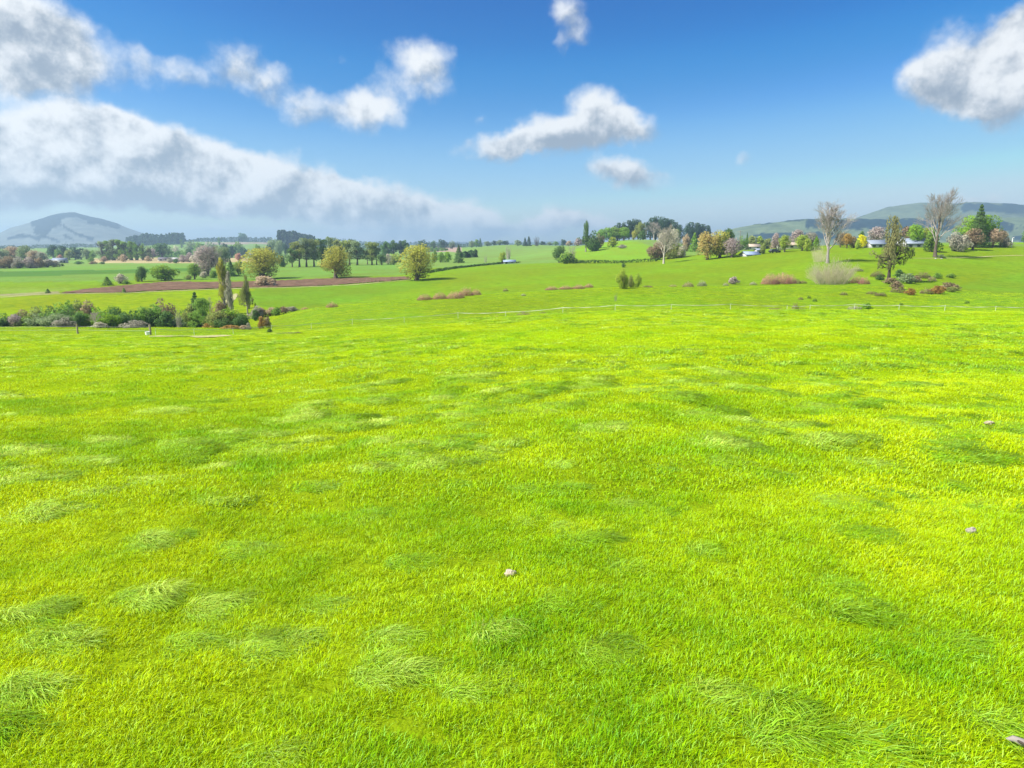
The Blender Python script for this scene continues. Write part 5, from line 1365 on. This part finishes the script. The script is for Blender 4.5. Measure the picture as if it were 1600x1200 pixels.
# paddock fence of the ploughed field's far tip
rf = empty('fence', tuple(hit(560, 444))); tag(rf, 'low row of wooden stakes across the tip of the ploughed field', 'fence'); o1 = hit(560, 444)
g = Geo(); lathe(g, 0, 0, -.2, 1.15, .06, .055, 6); sm = g.mesh('post', WOOD['post'])
for i in range(14):
    q = hit(560 + i * 6.2, 443.6 - i * .55, 150); link('post', sm, rf, tuple(q - o1))

# white post with lamp on the hill crest
p = at(1571, 262); lp = empty('white_post', (p.x, p.y, p.z)); tag(lp, 'white post with small lamp head on the right hill crest', 'post')
g = Geo(); lathe(g, 0, 0, -.2, 3.0, .20, .16, 8); link('pole', g.mesh('pole', M_PIG), lp)
g = Geo(); lathe(g, 0, 0, 0, .55, .10, .09, 8); tube(g, [(-.05, 0, .5), (.5, 0, .62)], [.07, .12], 6); link('lamp_head', g.mesh('lamp_head', M_PIG), lp, (0, 0, 3.003))
# utility poles far off
def pole(u, Y, h, label):
    p = at(u, Y); r_ = empty('utility_pole', (p.x, p.y, p.z)); tag(r_, label, 'pole', 'far utility poles')
    g = Geo(); lathe(g, 0, 0, -.3, h, .16, .11, 6); link('pole', g.mesh('pole', WOOD['greybark']), r_)
    box('crossarm', r_, (-1.1, .115, h - .7), (1.1, .23, h - .55), WOOD['greybark'])
pole(1151, 300, 9, 'thin utility pole left of the barn'); pole(290, 1400, 12, 'far utility pole on the ridge left of the hedge'); pole(349, 1500, 12, 'far utility pole before the ridge hedge')

# ------------------------------------------------------------------ small things on the grass
M_STONE = flat_mat('pale_stone', (.42, .35, .26), .9, var=.45, scale=30); M_LOG = WOOD['palebark']
def lump(name, g_n, r_, sx, sy, sz, seed):
    r2 = np.random.default_rng(seed); me = bpy.data.meshes.new(name); import bmesh
    bm = bmesh.new(); bmesh.ops.create_icosphere(bm, subdivisions=3, radius=1)
    for v in bm.verts:
        c = v.co.copy(); n_ = float(vnoise(c.x * 2.3 + seed, c.y * 2.3 + c.z * 1.7, seed)) * .25 + float(vnoise(c.x * 6 + seed, c.y * 6 + c.z * 5, seed + 1)) * .1
        v.co = Vector((c.x * sx, c.y * sy, c.z * sz)) * (1 + n_)
    bm.to_mesh(me); bm.free(); me.materials.append(r_); return me
p = hit(797, 901, 3, 30)
st = tag(link('pale_rock', lump('pale_rock', 0, M_STONE, .062, .045, .045, 3), None, (p.x, p.y, p.z + .035)), 'small crumbling cream rock lying in the near grass', 'rock')
p = hit(1545, 664, 3, 60)
tag(link('pale_rock', lump('pale_rock', 0, M_STONE, .09, .065, .045, 5), None, (p.x, p.y, p.z + .045)), 'flat white rock far right in the near paddock', 'rock')
p = hit(1517, 833, 3, 60)
tag(link('grey_rock', lump('grey_rock', 0, flat_mat('grey_stone', (.33, .29, .25), .9, var=.3, scale=25), .05, .04, .04, 8), None, (p.x, p.y, p.z + .03)), 'small grey rock half hidden in grass at the right', 'rock')
p = hit(1592, 1170, 2.5, 60); lg = empty('driftwood', (p.x, p.y, p.z + .045), -.5); lg.scale = (.75, .75, .75); tag(lg, 'weathered piece of broken wood at the lower right corner', 'wood')
g = Geo(); tube(g, [(-.10, 0, 0), (-.05, .01, .015), (.03, 0, .01), (.12, -.01, -.01)], [.008, .028, .034, .012], 8); link('split_log', g.mesh('split_log', WOOD['greybark']), lg)
g = Geo(); tube(g, [(-.03, .0, .02), (.02, -.05, .03), (.07, -.07, .03)], [.012, .010, .004], 6); link('snag', g.mesh('snag', WOOD['darkbark']), lg)
for k, (u, v) in enumerate([(414, 446), (420, 446), (429, 446)]):
    p = hit(u, v, 150); root = empty('tree_stump', (p.x, p.y, p.z), k * 1.3); tag(root, 'pale sawn stump, %s of the three before the brushwood heap' % ('leftmost', 'middle', 'rightmost')[k], 'stump', 'sawn stumps')
    g = Geo(); lathe(g, 0, 0, -.1, .75 + .15 * k, .5, .38, 9); link('bole', g.mesh('bole', WOOD['palebark']), root)
    g = Geo(); tube(g, [(.3, 0, .1), (.8, .1, .05), (1.2, .1, -.05)], [.16, .11, .03], 6); link('root_limb', g.mesh('root_limb', WOOD['palebark']), root)
for k, (u, v) in enumerate([(1462, 404.5), (1471, 404.5)]):
    p = hit(u, v, 120); tag(link('white_rock', lump('white_rock', 0, M_WHITE, .35, .2, .15, 20 + k), None, (p.x, p.y, p.z + .08)), 'white rock, %s of two below the tallest bare tree' % ('left', 'right')[k], 'rock', 'white rocks below the bare tree')
# dark bare patch before the tape
strip('bare_patch', [(430, 521.5), (445, 521), (470, 520.8)], 1.3, flat_mat('dark_dung', (.08, .06, .035), .95, var=.4), .07, 60, 8, label='dark bare patch of earth beside the tape fence')
